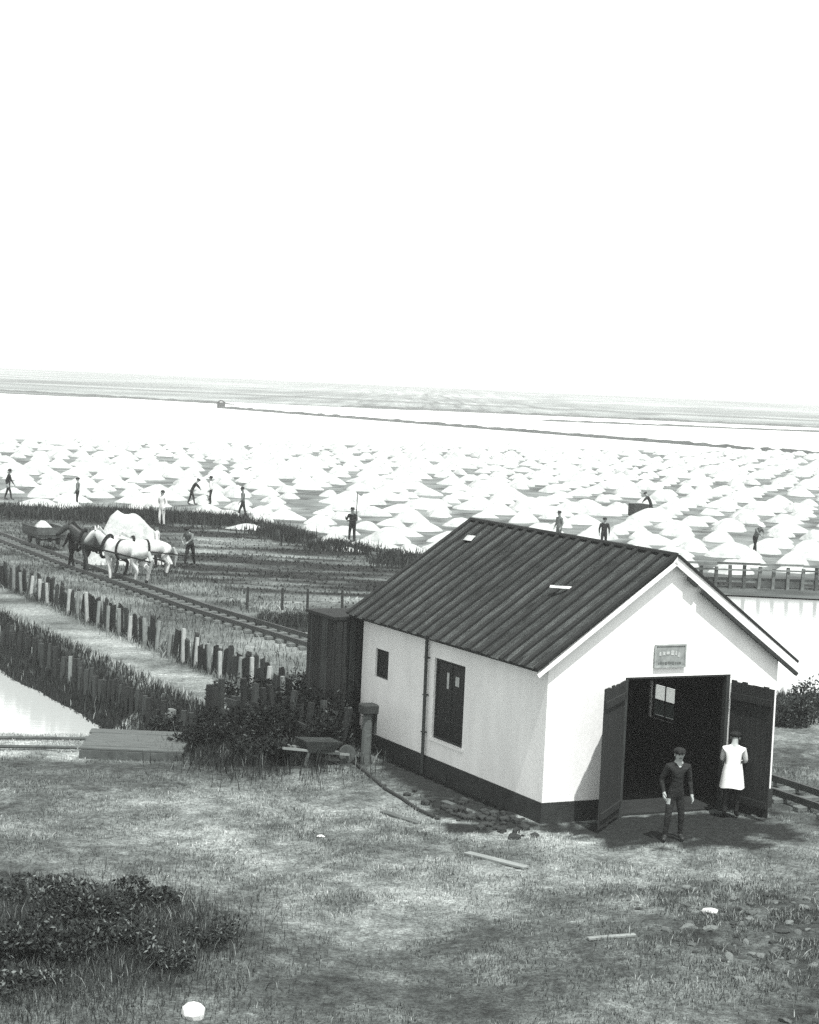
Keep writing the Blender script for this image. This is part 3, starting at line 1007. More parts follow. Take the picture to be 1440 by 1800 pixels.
wd = [((-5.35, 27.6), 1.2, 1.0, .5, 3600, .042, .024, "largest dark leafy weed clump at the lower left corner", 21),
      ((-4.5, 29.4), 1.0, .8, .42, 2800, .04, .028, "dark leafy weed clump behind the largest clump", 22),
      ((-3.8, 28.0), .8, .7, .36, 2000, .04, .03, "medium leafy weed clump with pale stalks at lower left", 23),
      ((-3.05, 27.4), .45, .45, .28, 900, .036, .035, "small weed tuft on the turf's lower left, outermost of the clumps", 24),
      ((-5.0, 26.2), .8, .6, .3, 1600, .04, .034, "low weed clump at the bottom edge, left corner", 25),
      ((-5.6, 30.6), .8, .8, .34, 1700, .04, .034, "weed clump at the left edge, farthest up the field", 26),
      ((-3.9, 30.6), .7, .6, .3, 1500, .04, .03, "weed clump farthest right up the field", 27),
      ((-2.6, 28.5), .5, .5, .26, 900, .036, .03, "small dark weed tuft farthest right of the clumps", 28)]
for a in wd: shrub(*a[:-1], a[-1], stems=14, pale=.10, group="leafy weed clumps at the lower left")
n = 16000
Xs = rng.normal(-2.9, .95, n); Ys = rng.normal(44.2, 1.3, n)
kp = fbm(Xs * 1.5, Ys * 1.5, 3) > .42; Xs, Ys = Xs[kp], Ys[kp]
blades("scrub_grass", Xs, Ys, rng.uniform(.08, .4, len(Xs)), rng.uniform(.008, .02, len(Xs)), np.where(rng.random(len(Xs)) < .07, .2, rng.uniform(.012, .04, len(Xs))),
       "rough dark grass among the shrubs left of the shed", M_blade, .5)
n = 22000
Xw = rng.normal(-4.5, 1.1, n); Yw = rng.normal(28.3, 1.6, n)
blades("weed_stalks", Xw, Yw, rng.uniform(.04, .24, n), rng.uniform(.005, .013, n), np.where(rng.random(n) < .1, rng.uniform(.15, .3, n), rng.uniform(.015, .06, n)),
       "tangled stalks among the weeds at the lower left", M_blade, .6)

tf = empty("timber_fence", (-4.6, 47.6, 0), math.atan2(-4.2, 3.6)); tag(tf, "tangled near-black timber fence running from the embankment to the capped post", "fence")
for k in range(17):
    bm = bmesh.new(); hgt = random.uniform(.7, 1.35); box(bm, 0, 0, hgt / 2 - .1, .11, .11, hgt + .2)
    o = obj("post", bm, random.choice(M_fb), tf); o.location = (k * .32 + random.uniform(-.08, .08), random.uniform(-.12, .12), 0); o.rotation_euler = (random.uniform(-.14, .14), random.uniform(-.14, .14), 0)
for k in range(9):
    x0 = random.uniform(-.2, 3.6); z0 = random.uniform(.2, .95)
    bm = bmesh.new(); bar(bm, (x0, random.uniform(-.2, .1), z0), (x0 + random.uniform(1.0, 2.0), random.uniform(-.2, .1), z0 + random.uniform(-.25, .25)), .04, .12); obj("rail", bm, random.choice(M_fb), tf)
# ------------------------------------------------------------------ salt heaps
M_salt = mat("heaped_salt", 0.42, rough=0.9, var=0.34, scale=1.6, bump=0.9, bscale=6)
def heap_mesh(seed, rad, h, lump=.09):
    r = random.Random(seed)
    bm = bmesh.new()
    rings, seg = 7, 20
    ph = [r.uniform(0, 6.28) for _ in range(4)]
    ox, oy = r.uniform(-.2, .2) * rad, r.uniform(-.2, .2) * rad
    el = r.uniform(.8, 1.25); crest = r.uniform(.72, .98)
    vs_ = []
    def zed(x, y, u):
        base = h * (1 - u ** 1.4) ** 1.15
        bump_ = float(fbm(np.array(x * 1.9 / rad + seed * 3.1 + 50), np.array(y * 1.9 / rad + seed * 1.7 + 50), 3)) - .5
        return min(base, h * crest) + lump * 4.2 * h * bump_ * (.25 + .75 * (1 - abs(2 * u - 1)))
    for i in range(rings):
        u = 1 - i / rings
        row = []
        for k in range(seg):
            a_ = 2 * math.pi * k / seg
            rr = rad * u * (1 + .14 * math.sin(2 * a_ + ph[0]) + .09 * math.sin(3 * a_ + ph[1]) + .06 * math.sin(5 * a_ + ph[2]))
            x, y = rr * math.cos(a_) * el + ox * (1 - u), rr * math.sin(a_) / el + oy * (1 - u)
            row.append(bm.verts.new((x, y, zed(x, y, u) if i else -.15)))
        vs_.append(row)
    tip = bm.verts.new((ox, oy, zed(ox, oy, 0)))
    for i in range(rings - 1):
        for k in range(seg):
            bm.faces.new((vs_[i][k], vs_[i][(k + 1) % seg], vs_[i + 1][(k + 1) % seg], vs_[i + 1][k]))
    for k in range(seg):
        bm.faces.new((vs_[-1][k], vs_[-1][(k + 1) % seg], tip))
    me = bpy.data.meshes.new("salt_heap"); bm.normal_update(); bm.to_mesh(me); bm.free()
    me.polygons.foreach_set("use_smooth", [True] * len(me.polygons)); me.materials.append(M_salt)
    return me


hm = [heap_mesh(i, 1.12, .68) for i in range(16)]
far_heaps = bmesh.new()
for k, (x, y) in enumerate(HEAPS):
    sc_ = random.uniform(.7, 1.2); scl = (sc_ * random.uniform(.85, 1.2), sc_, sc_ * random.uniform(.75, 1.2)); rz_ = random.uniform(0, 6.28)
    if k < 294:
        o = mk("salt_heap", hm[k % 16]); o.location = (x, y, -.055)
        o.rotation_euler = (0, 0, rz_); o.scale = scl
        tag(o, "white salt heap in the dense rows on the flat", "salt heap", "salt heaps in rows on the flat")
    else:
        n0 = len(far_heaps.verts)
        far_heaps.from_mesh(hm[k % 16]); far_heaps.verts.ensure_lookup_table()
        bmesh.ops.transform(far_heaps, matrix=Matrix.Translation((x, y, -.055)) @ Matrix.Rotation(rz_, 4, 'Z') @ Matrix.Diagonal((*scl, 1)), verts=far_heaps.verts[n0:])
o = obj("salt_heap_rows", far_heaps, M_salt, None, True); tag(o, "far rows of white salt heaps merging together on the flat", "salt heaps", kind="stuff")
special = [((-8.6, 106.8), .95, .55, "low flat salt heap before the dark rushes"),
           ((-3.9, 107.6), .8, .7, "small salt heap beside the man with the pole"),
           ((-1.3, 99.8), .95, .6, "flattened salt heap at the near edge, left of the shed's ridge"),
           ((0.9, 97.2), 1.15, .6, "broad flattened salt heap just behind the shed roof's far corner"),
           ((-3.2, 96.5), .7, .4, "thin spill of salt in the dark pasture before the man with the pole")]
for k, (p, s1, s2, lb) in enumerate(special):
    o = mk("salt_heap", hm[k]); o.location = (p[0], p[1], float(height(*p)) - .02); o.scale = (s1 * 1.1, s1, s2)
    tag(o, lb, "salt heap")

# ------------------------------------------------------------------ far embankments and jetty
M_bank = mat("far_dark_earth", 0.06, var=.5, scale=.4)
def bank(name, p0, p1, w_, h_, label, n_=60):
    p0, p1 = Vector((*p0, 0)), Vector((*p1, 0)); d = (p1 - p0); nr = Vector((-d.y, d.x, 0)).normalized()
    bm = bmesh.new(); prev = None
    for k in range(n_ + 1):
        c = p0 + d * (k / n_) + nr * random.uniform(-.25, .25) * w_
        hh = h_ * random.uniform(.55, 1.25) * (1 if 0 < k < n_ else .2)
        ww = w_ * random.uniform(.7, 1.2)
        ring = [bm.verts.new(c + nr * a_ * ww + Vector((0, 0, b_ * hh - (.15 if b_ == 0 else 0)))) for a_, b_ in ((-1, 0), (-.4, .9), (.4, 1), (1, 0))]
        if prev:
            for q_ in range(3): bm.faces.new((prev[q_], prev[q_ + 1], ring[q_ + 1], ring[q_]))
        prev = ring
    bmesh.ops.recalc_face_normals(bm, faces=bm.faces)
    o = obj(name, bm, M_bank)
    return tag(o, label, "dike")


bank("earth_dike", (-43.4, 446), (64, 288), 1.1, .5, "longest dark dike line crossing the white flats beyond the salt heaps", 110)
bank("earth_dike", (-20, 548), (150, 560), 1.6, .6, "faint dike line behind the longest one", 70)
bank("earth_dike", (30, 470), (160, 505), 1.2, .4, "short faint dike line between the two long ones", 60)
bank("earth_dike", (-130, 560), (-45, 500), 1.4, .5, "faint dike line over the flats at the picture's left edge", 50)
bm = bmesh.new()
hut = empty("pump_hut", (-43.0, 447, 0), .4); tag(hut, "tiny dark hut at the far end of the longest dike", "hut")
bm = bmesh.new(); box(bm, 0, 0, .6, 1.5, 1.3, 1.3); obj("wall", bm, M_dark, hut)
bm = bmesh.new(); bar(bm, (-.85, 0, 1.2), (0, 0, 1.7), 1.5, .08); bar(bm, (.85, 0, 1.2), (0, 0, 1.7), 1.5, .08); obj("roof", bm, M_batten, hut)

jt = empty("timber_weir", (11.2, 86.6, 0), math.atan2(1.6, 12))
tag(jt, "weathered timber weir of posts and rails across the pond's far side", "weir")
M_jet = [mat("weir_timber_%s" % nm, v, var=.4, scale=3) for nm, v in (("dark", .07), ("grey", .14))]
k = 0
x_ = 0.3
while x_ < 14:
    bm = bmesh.new(); hgt = random.uniform(1.02, 1.22); box(bm, 0, 0, hgt / 2 - .45, .13, .13, hgt + .5)
    o = obj("post", bm, random.choice(M_jet), jt); o.location = (x_, random.uniform(-.05, .05), 0); o.rotation_euler = (0, random.uniform(-.05, .05), 0)
    if k % 3 == 0:
        x0_ = x_; ln = 1.95
        for zz, hh in ((1.02, .1), (.78, .07)):
            bm = bmesh.new(); bar(bm, (x0_, -.1, zz + random.uniform(-.03, .03)), (x0_ + ln, -.1, zz + random.uniform(-.03, .03)), .05, hh); obj("rail", bm, random.choice(M_jet), jt)
        for zz in (-.12, .1, .31):
            if random.random() < .85:
                bm = bmesh.new(); bar(bm, (x0_, .1, zz), (x0_ + ln - .02, .1, zz + random.uniform(-.02, .02)), .04, .2); obj("plank", bm, random.choice(M_jet), jt)
    x_ += .65; k += 1
# three-post fence in the pasture by the pond strip
pf = empty("wire_fence", (-5.6, 70.6, 0), math.atan2(.5, 3.6)); tag(pf, "three-post wire fence in the pasture behind the track", "fence")
for x_ in (0, 1.25, 2.15, 3.4):
    bm = bmesh.new(); cyl(bm, (x_, 0, -.2), (x_ + random.uniform(-.05, .05), 0, .8), .055, .045, 7); obj("post", bm, M_dark, pf)
for zz in (.35, .68):
    bm = bmesh.new(); cyl(bm, (0, 0, zz), (3.4, 0, zz), .008, seg=5); obj("wire", bm, M_iron, pf)
# ------------------------------------------------------------------ small things near the shed
M_plank = [mat("bleached_plank", .22, var=.3, scale=4, stretch=(.6, 6, 6)), mat("grey_plank", .09, var=.35, scale=4, stretch=(.6, 6, 6)), mat("dark_plank", .07, var=.4, scale=4)]
def lz(x, y): return float(height(x, y))
# capped post
cp = empty("capped_post", (-0.72, 43.2, lz(-.72, 43.2)), YAW); tag(cp, "stout grey post with a dark wooden cap by the shed's far corner", "post")
bm = bmesh.new(); cyl(bm, (0, 0, -.2), (.02, 0, 1.12), .12, .105, 10); obj("shaft", bm, M_plank[1], cp)
bm = bmesh.new(); box(bm, .03, 0, 1.2, .36, .34, .22, bevel=.03); obj("cap", bm, M_dark, cp)
bm = bmesh.new(); box(bm, .19, 0, .9, .06, .12, .5); obj("side_bracket", bm, M_dark, cp)
# landing platform of grey planks by the lake
pl = empty("plank_platform", (-5.75, 43.7, lz(-5.75, 43.7)), .02); tag(pl, "low grey plank platform at the lake's near shore", "platform")
for k in range(9):
    bm = bmesh.new(); box(bm, 0, -1.05 + k * .26, .2 + random.uniform(-.01, .01), 2.25 + random.uniform(-.12, .1), .24, .05, bevel=.008)
    obj("plank", bm, M_plank[1], pl)
for x_ in (-1.0, 0, 1.0):
    bm = bmesh.new(); box(bm, x_, 0, .04, .14, 2.3, .26); obj("beam", bm, M_plank[2], pl)
bm = bmesh.new(); box(bm, 0, -1.22, .06, 2.2, .05, .22); obj("fascia", bm, M_plank[2], pl)
for (p0, p1, lb) in (((-9.6, 43.9), (-6.95, 44.4), "long thin pole lying along the shore, farther of the two"), ((-9.6, 42.8), (-7.0, 43.2), "long thin pole lying along the shore, nearer of the two")):
    bm = bmesh.new(); cyl(bm, (0, 0, .05), (p1[0] - p0[0], p1[1] - p0[1], .06), .045, .035, 8)
    o = obj("mooring_pole", bm, M_plank[2]); o.location = (p0[0], p0[1], max(lz(*p0), lz(*p1))); tag(o, lb, "pole")
# wheelbarrow
wb = empty("wheelbarrow", (-1.75, 42.75, lz(-1.75, 42.75)), .5); tag(wb, "pale wooden wheelbarrow at the edge of the dark shrubs", "wheelbarrow")
bm = bmesh.new()
vv = [bm.verts.new(c) for c in ((-.3, -.22, .3), (.3, -.22, .3), (.3, .22, .3), (-.3, .22, .3), (-.42, -.3, .58), (.46, -.3, .52), (.46, .3, .52), (-.42, .3, .58))]
for f_ in ((3, 2, 1, 0), (0, 1, 5, 4), (1, 2, 6, 5), (2, 3, 7, 6), (3, 0, 4, 7)): bm.faces.new([vv[i] for i in f_])
bmesh.ops.solidify(bm, geom=list(bm.faces), thickness=.03)
obj("tray", bm, M_plank[1], wb)
for sy_ in (-.2, .2):
    bm = bmesh.new(); bar(bm, (-.95, sy_ * 1.35, .46), (.72, sy_ * .5, .2), .045, .05); obj("handle", bm, M_plank[0], wb)
    bm = bmesh.new(); bar(bm, (-.3, sy_, .36), (-.36, sy_, 0.0), .045, .05); obj("leg", bm, M_plank[1], wb)
bm = bmesh.new(); cyl(bm, (.72, -.03, .2), (.72, .03, .2), .2, seg=18); wh = obj("wheel", bm, M_plank[2], wb)
bm = bmesh.new(); cyl(bm, (.72, -.09, .2), (.72, .09, .2), .03, seg=8); obj("hub", bm, M_iron, wh)
# hose on the ground
hz = [(-0.95, 43.1), (-.62, 41.9), (-.25, 40.6), (.1, 39.7), (.4, 38.8), (.75, 38.1)]
bm = bmesh.new()
for i in range(len(hz) - 1):
    a_, b_ = hz[i], hz[i + 1]
    cyl(bm, (a_[0], a_[1], lz(*a_) + .03), (b_[0], b_[1], lz(*b_) + .03), .035, seg=7)
tag(obj("hose", bm, M_dark), "dark hose lying over the turf beside the side wall", "hose")
# cinder lumps heaped beside the wall
M_cinder = mat("cinder", .03, var=.5, scale=6, bump=.5)
def stone_mesh(name, seed, m, flat=.65, cut=.62):
    r = random.Random(seed); bm = bmesh.new()
    bmesh.ops.create_icosphere(bm, subdivisions=2, radius=1.0)
    dv = [Vector((r.gauss(0, 1), r.gauss(0, 1), r.gauss(0, 1))).normalized() for _ in range(16)]
    for v in bm.verts:
        for d in dv:
            k = v.co.dot(d)
            if k > cut: v.co -= d * (k - cut)
        v.co.z *= flat
        v.co += Vector((r.uniform(-.03, .03), r.uniform(-.03, .03), r.uniform(-.03, .03)))
    me = bpy.data.meshes.new(name); bm.normal_update(); bm.to_mesh(me); bm.free(); me.materials.append(m); return me


cm = [stone_mesh("cinder_lump", 40 + i, M_cinder) for i in range(4)]
bm = bmesh.new()
r = random.Random(5)
for k in range(90):
    tt, ss_ = r.gauss(-.95, .38), r.gauss(-1.1, .9)
    if tt > -.12: continue
    w0 = W(tt, ss_); rad = r.uniform(.04, .13)
    g = bmesh.ops.create_icosphere(bm, subdivisions=1, radius=rad, matrix=Matrix.Translation((w0.x, w0.y, lz(w0.x, w0.y) + rad * .3)) @ Matrix.Rotation(r.uniform(0, 6), 4, 'Z') @ Matrix.Diagonal((1, r.uniform(.6, 1), r.uniform(.5, .8), 1)))
o = obj("cinder_rubble", bm, M_cinder); tag(o, "dark cinders strewn beside the shed's side wall", "cinders", kind="stuff")
def plank_thing(p, q_, w_, m, lb):
    bm = bmesh.new(); L = math.hypot(q_[0] - p[0], q_[1] - p[1])
    box(bm, 0, 0, 0, L, w_, .045, bevel=.008)
    o = obj("loose_plank", bm, m); c = ((p[0] + q_[0]) / 2, (p[1] + q_[1]) / 2)
    o.location = (c[0], c[1], lz(*c) + .02)
    za, zb_ = lz(*p), lz(*q_)
    o.rotation_euler = (0, -math.atan2(zb_ - za, L), math.atan2(q_[1] - p[1], q_[0] - p[0]))
    return tag(o, lb, "plank")


plank_thing((1.3, 35.3), (2.3, 34.3), .17, M_plank[0], "bleached plank lying on the turf before the shed's near corner")
plank_thing((3.0, 29.95), (3.75, 30.2), .09, M_plank[0], "short pale plank on the turf nearest the bottom edge")
plank_thing((-.25, 38.4), (.45, 37.6), .16, M_plank[1], "grey board across the dark cinders")
plank_thing((.95, 39.6), (1.55, 38.6), .14, M_plank[1], "short grey board lying against the tarred plinth")
M_stone_w = mat("white_stone", .62, var=.15, scale=6, bump=.3); M_stone = [mat("grey_stone", .10, var=.3, scale=5, bump=.5), mat("dark_stone", .05, var=.4, scale=5, bump=.5), mat("pale_stone", .15, var=.25, scale=5, bump=.4)]
o = mk("stone", stone_mesh("stone", 3, M_stone_w, .85, .86)); o.location = (-2.5, 25.45, lz(-2.5, 25.45) + .05); o.scale = (.17, .15, .2); tag(o, "round white stone at the bottom edge of the field", "stone")
o = mk("stone", stone_mesh("stone", 4, M_stone_w, .7)); o.location = (5.1, 31.5, lz(5.1, 31.5) + .04); o.scale = (.16, .12, .13); tag(o, "bright white stone among the rubble at right", "stone")
o = mk("stone", stone_mesh("stone", 6, M_stone_w, .7)); o.location = (-1.35, 36.1, lz(-1.35, 36.1) + .02); o.scale = (.09, .07, .07); tag(o, "small white stone in the middle of the pale turf", "stone")
sm = [stone_mesh("stone", 60 + i, M_stone[i % 3]) for i in range(9)]
r = random.Random(8)
for k in range(170):
    x, y = r.gauss(6.0, 1.1), r.gauss(30.6, 1.5)
    if abs(x) > .205 * y + .3 or x < 3.6: continue
    o = mk("stone", sm[k % 9]); sc_ = r.uniform(.04, .13); o.scale = (sc_ * r.uniform(.8, 1.4), sc_, sc_ * r.uniform(.7, 1)); o.location = (x, y, lz(x, y) + sc_ * .08)
    o.rotation_euler = (r.uniform(-.3, .3), r.uniform(-.3, .3), r.uniform(0, 6.28))
    tag(o, "rough stone in the scattered rubble at the field's right edge", "stone", "rubble stones at the field's right edge")
n = 22000
X = rng.normal(6.0, 1.25, n); Y = rng.normal(30.6, 1.7, n)
cl = fbm(X * 2.4, Y * 2.4, 3); kp = cl > .52; X, Y = X[kp], Y[kp]
blades("rubble_weeds", X, Y, rng.uniform(.03, .12, len(X)), rng.uniform(.006, .016, len(X)), np.where(rng.random(len(X)) < .2, .3, rng.uniform(.025, .10, len(X))),
       "dark weeds growing among the rubble at the field's right edge", M_blade, .7)

# ------------------------------------------------------------------ people and horses
def skin_mesh(name, joints, edges, tags, mats, levels=2, root=0):
    """joints: name -> (xyz, radius or (rx, ry)); grows one continuous body and colours faces by the nearest bone"""
    names = list(joints)
    me = bpy.data.meshes.new(name)
    me.from_pydata([joints[k][0] for k in names], [(names.index(a_), names.index(b_)) for a_, b_ in edges], [])
    o = bpy.data.objects.new(name, me); COL.objects.link(o)
    sk = o.modifiers.new("skin", 'SKIN'); sk.use_smooth_shade = True
    for k, nm in enumerate(names):
        rr = joints[nm][1]
        me.skin_vertices[0].data[k].radius = rr if isinstance(rr, tuple) else (rr, rr)
        me.skin_vertices[0].data[k].use_root = (k == root)
    sb = o.modifiers.new("sub", 'SUBSURF'); sb.levels = levels; sb.render_levels = levels
    dg = bpy.context.evaluated_depsgraph_get()
    nm_ = bpy.data.meshes.new_from_object(o.evaluated_get(dg))
    bpy.data.objects.remove(o); bpy.data.meshes.remove(me)
    nm_.name = name
    nm_.materials.clear()
    for m in mats: nm_.materials.append(m)
    nf = len(nm_.polygons)
    cen = np.empty(nf * 3, np.float32); nm_.polygons.foreach_get("center", cen); cen = cen.reshape(-1, 3)
    best = np.full(nf, 1e9); mi = np.zeros(nf, np.int32)
    for (a_, b_), tg in zip(edges, tags):
        p, q_ = np.array(joints[a_][0]), np.array(joints[b_][0])
        v = q_ - p; k = np.clip(((cen - p) @ v) / max(1e-9, v @ v), 0, 1)
        d = np.linalg.norm(cen - p - k[:, None] * v, axis=1)
        up_ = d < best; best[up_] = d[up_]; mi[up_] = tg
    nm_.polygons.foreach_set("material_index", mi)
    nm_.polygons.foreach_set("use_smooth", np.ones(nf, bool))
    return nm_


M_skin = mat("weathered_skin", .30, rough=.6, var=.1)
M_cl = {"dark": mat("dark_cloth", .012, var=.4, scale=12, bump=.8, bscale=16), "mid": mat("grey_cloth", .12, var=.25, scale=12), "pale": mat("pale_shirt", .62, var=.1, scale=10), "smock": mat("white_linen", .7, var=.08, scale=10), "boot": mat("boot_leather", .025, rough=.5)}
M_hair = mat("dark_hair", .02, var=.3)


def person(loc, rz, top, legs, hat, label, pose="stand", scale=1.0):
    J = {}
    lean = {"easy": .03, "crouch": .3, "stand": 0.0, "bend": .55, "pole": .06, "walk": .05}[pose]
    def L(x, y, z):     # lean the upper body forward (+y) about the hips
        h0 = .95; dz = z - h0
        return (x, y + dz * math.sin(lean), h0 + dz * math.cos(lean)) if z > h0 else (x, y, z)
    stp = .22 if pose in ("walk", "bend") else .04
    J["hip"] = ((0, 0, .95), (.165, .12)); J["waist"] = (L(0, 0, 1.1), (.15, .11)); J["chest"] = (L(0, 0, 1.3), (.185, .125)); J["shoulder_mid"] = (L(0, -.01, 1.43), (.14, .10))
    J["neck"] = (L(0, 0.0, 1.50), .06); J["skull_base"] = (L(0, .015, 1.565), .075); J["head"] = (L(0, .025, 1.65), (.082, .10)); J["crown"] = (L(0, .015, 1.735), (.065, .08)); J["nose"] = (L(0, .128, 1.63), .016)
    edges = [("hip", "waist"), ("waist", "chest"), ("chest", "shoulder_mid"), ("shoulder_mid", "neck"), ("neck", "skull_base"), ("skull_base", "head"), ("head", "crown"), ("head", "nose")]
    tags = [1, 1, 1, 0, 0, 0, 0, 0]
    for sd, nm in ((-1, "l"), (1, "r")):
        fy = stp * sd
        J["thigh" + nm] = ((sd * .095, 0, .86), .098); J["knee" + nm] = ((sd * .11, fy * .55 + .03, .49), .066); J["ankle" + nm] = ((sd * .115, fy, .10), .046); J["toe" + nm] = ((sd * .135, fy + .17, .045), .042)
        edges += [("hip", "thigh" + nm), ("thigh" + nm, "knee" + nm), ("knee" + nm, "ankle" + nm), ("ankle" + nm, "toe" + nm)]; tags += [2, 2, 2, 3]
        J["should" + nm] = (L(sd * .19, 0, 1.41), .072)
        if pose == "easy":
            el, wr = ((-.25, -.03, 1.12), (-.27, .08, .88)) if sd < 0 else ((.28, -.09, 1.14), (.26, .05, .91))
        elif pose == "crouch":
            el, wr = L(sd * .24, .16, 1.16), L(sd * .14, .36, 1.10)
        elif pose == "stand":
            el, wr = (sd * .26, -.02, 1.13), (sd * .25, .11, .90)
        elif pose == "bend":
            el, wr = L(sd * .24, .26, 1.22), L(sd * .12, .46, 1.06)
        elif pose == "pole":
            el, wr = (L(sd * .27, .1, 1.18), L(.20 + sd * .03, .33, 1.22 + sd * .08))
        else:
            el, wr = (sd * .25, -.1 * sd, 1.14), (sd * .24, .1 - .16 * sd, .92)
        J["elbow" + nm] = (el, .052); J["wrist" + nm] = (wr, .034)
        dv = (Vector(wr) - Vector(el)).normalized()
        pm = Vector(wr) + dv * .075
        J["palm" + nm] = (tuple(pm), (.036, .022))
        edges += [("shoulder_mid", "should" + nm), ("should" + nm, "elbow" + nm), ("elbow" + nm, "wrist" + nm), ("wrist" + nm, "palm" + nm)]; tags += [1, 1, 1, 0]
        side = Vector((1, 0, 0)).cross(dv).normalized() if abs(dv.x) < .8 else Vector((0, 1, 0))
        for f_ in range(4):
            o_ = side * ((f_ - 1.5) * .02)
            ln = (.07, .082, .078, .06)[f_]
            k1 = pm + o_ + dv * ln * .55; k2 = pm + o_ * 1.05 + dv * ln + Vector((-sd * .025, 0, 0))
            J["fa%s%d" % (nm, f_)] = (tuple(k1), .009); J["fb%s%d" % (nm, f_)] = (tuple(k2), .008)
            edges += [("palm" + nm, "fa%s%d" % (nm, f_)), ("fa%s%d" % (nm, f_), "fb%s%d" % (nm, f_))]; tags += [0, 0]
        tb = pm - dv * .02 + side * .05 + Vector((-sd * .015, 0, 0))
        J["th" + nm] = (tuple(tb), .011); J["ti" + nm] = (tuple(tb + dv * .04), .009)
        edges += [("wrist" + nm, "th" + nm), ("th" + nm, "ti" + nm)]; tags += [0, 0]
    if pose == "easy":      # weight on one leg, one hand in the pocket, head turned
        J["hip"] = ((.035, 0, .95), (.165, .12)); J["thighl"] = ((-.06, 0, .86), .098); J["kneer"] = ((.17, .09, .50), .066); J["ankler"] = ((.20, .06, .10), .046); J["toer"] = ((.27, .20, .045), .042)
        J["nose"] = ((-.045, .118, 1.63), .016)
    me = skin_mesh("person", J, edges, tags, [M_skin, M_cl[top], M_cl[legs], M_cl["boot"]])
    o = mk("person", me); z = lz(*loc) if len(loc) == 2 else loc[2]
    o.location = (loc[0], loc[1], z); o.rotation_euler = (0, 0, rz); o.scale = (scale,) * 3
    tag(o, label, "person")
    hd = Vector(J["head"][0]); cr = Vector(J["crown"][0]); upd = (cr - hd).normalized()
    bm = bmesh.new()
    qd = upd.to_track_quat('Z', 'Y')
    if hat == "hat":
        cyl(bm, hd + upd * .035, hd + upd * .05, .19, .185, 18); cyl(bm, hd + upd * .05, hd + upd * .16, .112, .092, 16)
        obj("hat", bm, M_cl["dark"], o)
    elif hat == "straw":
        cyl(bm, hd + upd * .035, hd + upd * .05, .22, .21, 18); cyl(bm, hd + upd * .05, hd + upd * .15, .112, .09, 16)
        obj("hat", bm, M_cl["pale"], o)
    elif hat == "cap":
        bmesh.ops.create_uvsphere(bm, u_segments=14, v_segments=8, radius=.118, matrix=Matrix.Translation(hd + upd * .055) @ qd.to_matrix().to_4x4() @ Matrix.Diagonal((1, 1.12, .62, 1)))
        box(bm, hd.x, hd.y + .13, hd.z + .05, .13, .1, .014)
        obj("cap", bm, M_cl["dark"], o)
    else:
        bmesh.ops.create_uvsphere(bm, u_segments=14, v_segments=8, radius=.105, matrix=Matrix.Translation(hd + upd * .03 + Vector((0, -.02, 0))) @ Matrix.Diagonal((1, 1.12, .95, 1)))
        obj("hair", bm, M_hair, o)
    # eyes and mouth
    bm = bmesh.new()
    for sd in (-1, 1):
        bmesh.ops.create_uvsphere(bm, u_segments=8, v_segments=6, radius=.012, matrix=Matrix.Translation(hd + Vector((sd * .032, .094, 0.0))))
    obj("eyes", bm, M_hair, o)
    bm = bmesh.new(); box(bm, hd.x, hd.y + .088, hd.z - .062, .05, .012, .01); obj("mouth", bm, M_hair, o)
    for sd in (-1, 1):
        bm = bmesh.new(); bmesh.ops.create_uvsphere(bm, u_segments=8, v_segments=6, radius=.03, matrix=Matrix.Translation(hd + Vector((sd * .088, 0, -.01))) @ Matrix.Diagonal((.4, .7, 1.1, 1)))
        obj("ear", bm, M_skin, o)
    return o


PI = math.pi
person((5.22, 37.0), PI + .15, "dark", "dark", "cap", "man in dark jacket and cap standing before the open doors", "easy")
person(tuple(W(3.98, .62))[:2], -.25, "smock", "dark", "cap", "stooped man in a long white smock with his back turned at the doorway", "crouch", .98)
person((-2.9, 102.6), PI * .9, "dark", "dark", "hat", "man in dark clothes holding an upright pole on the salt flat", "pole", 1.05)
person((-24.4, 121.5, -.05), -PI / 2, "dark", "dark", "hat", "man in dark clothes standing on the flat at the left edge", "walk", 1.05)
person((-19.6, 118.0, -.05), PI / 2, "mid", "dark", "cap", "man in grey jacket standing behind the dark rushes", "stand")
person((-13.1, 106.0), PI * .8, "pale", "pale", "none", "worker in white clothes standing behind the tall salt heap", "stand", 1.08)
person((-13.6, 124.5, -.05), -PI / 2, "dark", "dark", "cap", "stooping worker in dark clothes, on the left of a pair among the heaps", "bend")
person((-12.5, 125.5, -.05), PI / 2, "pale", "dark", "hat", "worker in pale shirt facing the stooping worker", "stand")
person((-9.6, 115.2, -.05), PI * .6, "mid", "dark", "hat", "man in grey jacket walking past the rushes", "walk")
person((10.1, 103.4, -.05), PI, "dark", "dark", "cap", "man in dark clothes just behind the shed's ridge", "walk")
person((8.0, 106.6, -.05), PI * .7, "mid", "mid", "hat", "man in grey clothes and hat behind the shed's ridge", "stand")
person((16.0, 133.0, -.05), PI * .5, "dark", "dark", "cap", "stooping worker beside the dark tub among the heaps", "bend")
person((18.4, 106.2, -.05), PI * 1.2, "mid", "dark", "straw", "stooping worker in straw hat among the heaps at right", "bend")
bm = bmesh.new(); cyl(bm, (0, 0, 0), (.05, .03, 2.7), .03, .022, 7)
o = obj("pole", bm, M_dark); o.location = (-2.74, 102.25, lz(-2.74, 102.25) - .02); tag(o, "long upright pole held by the man on the salt flat", "pole")
bm = bmesh.new()
prev = None
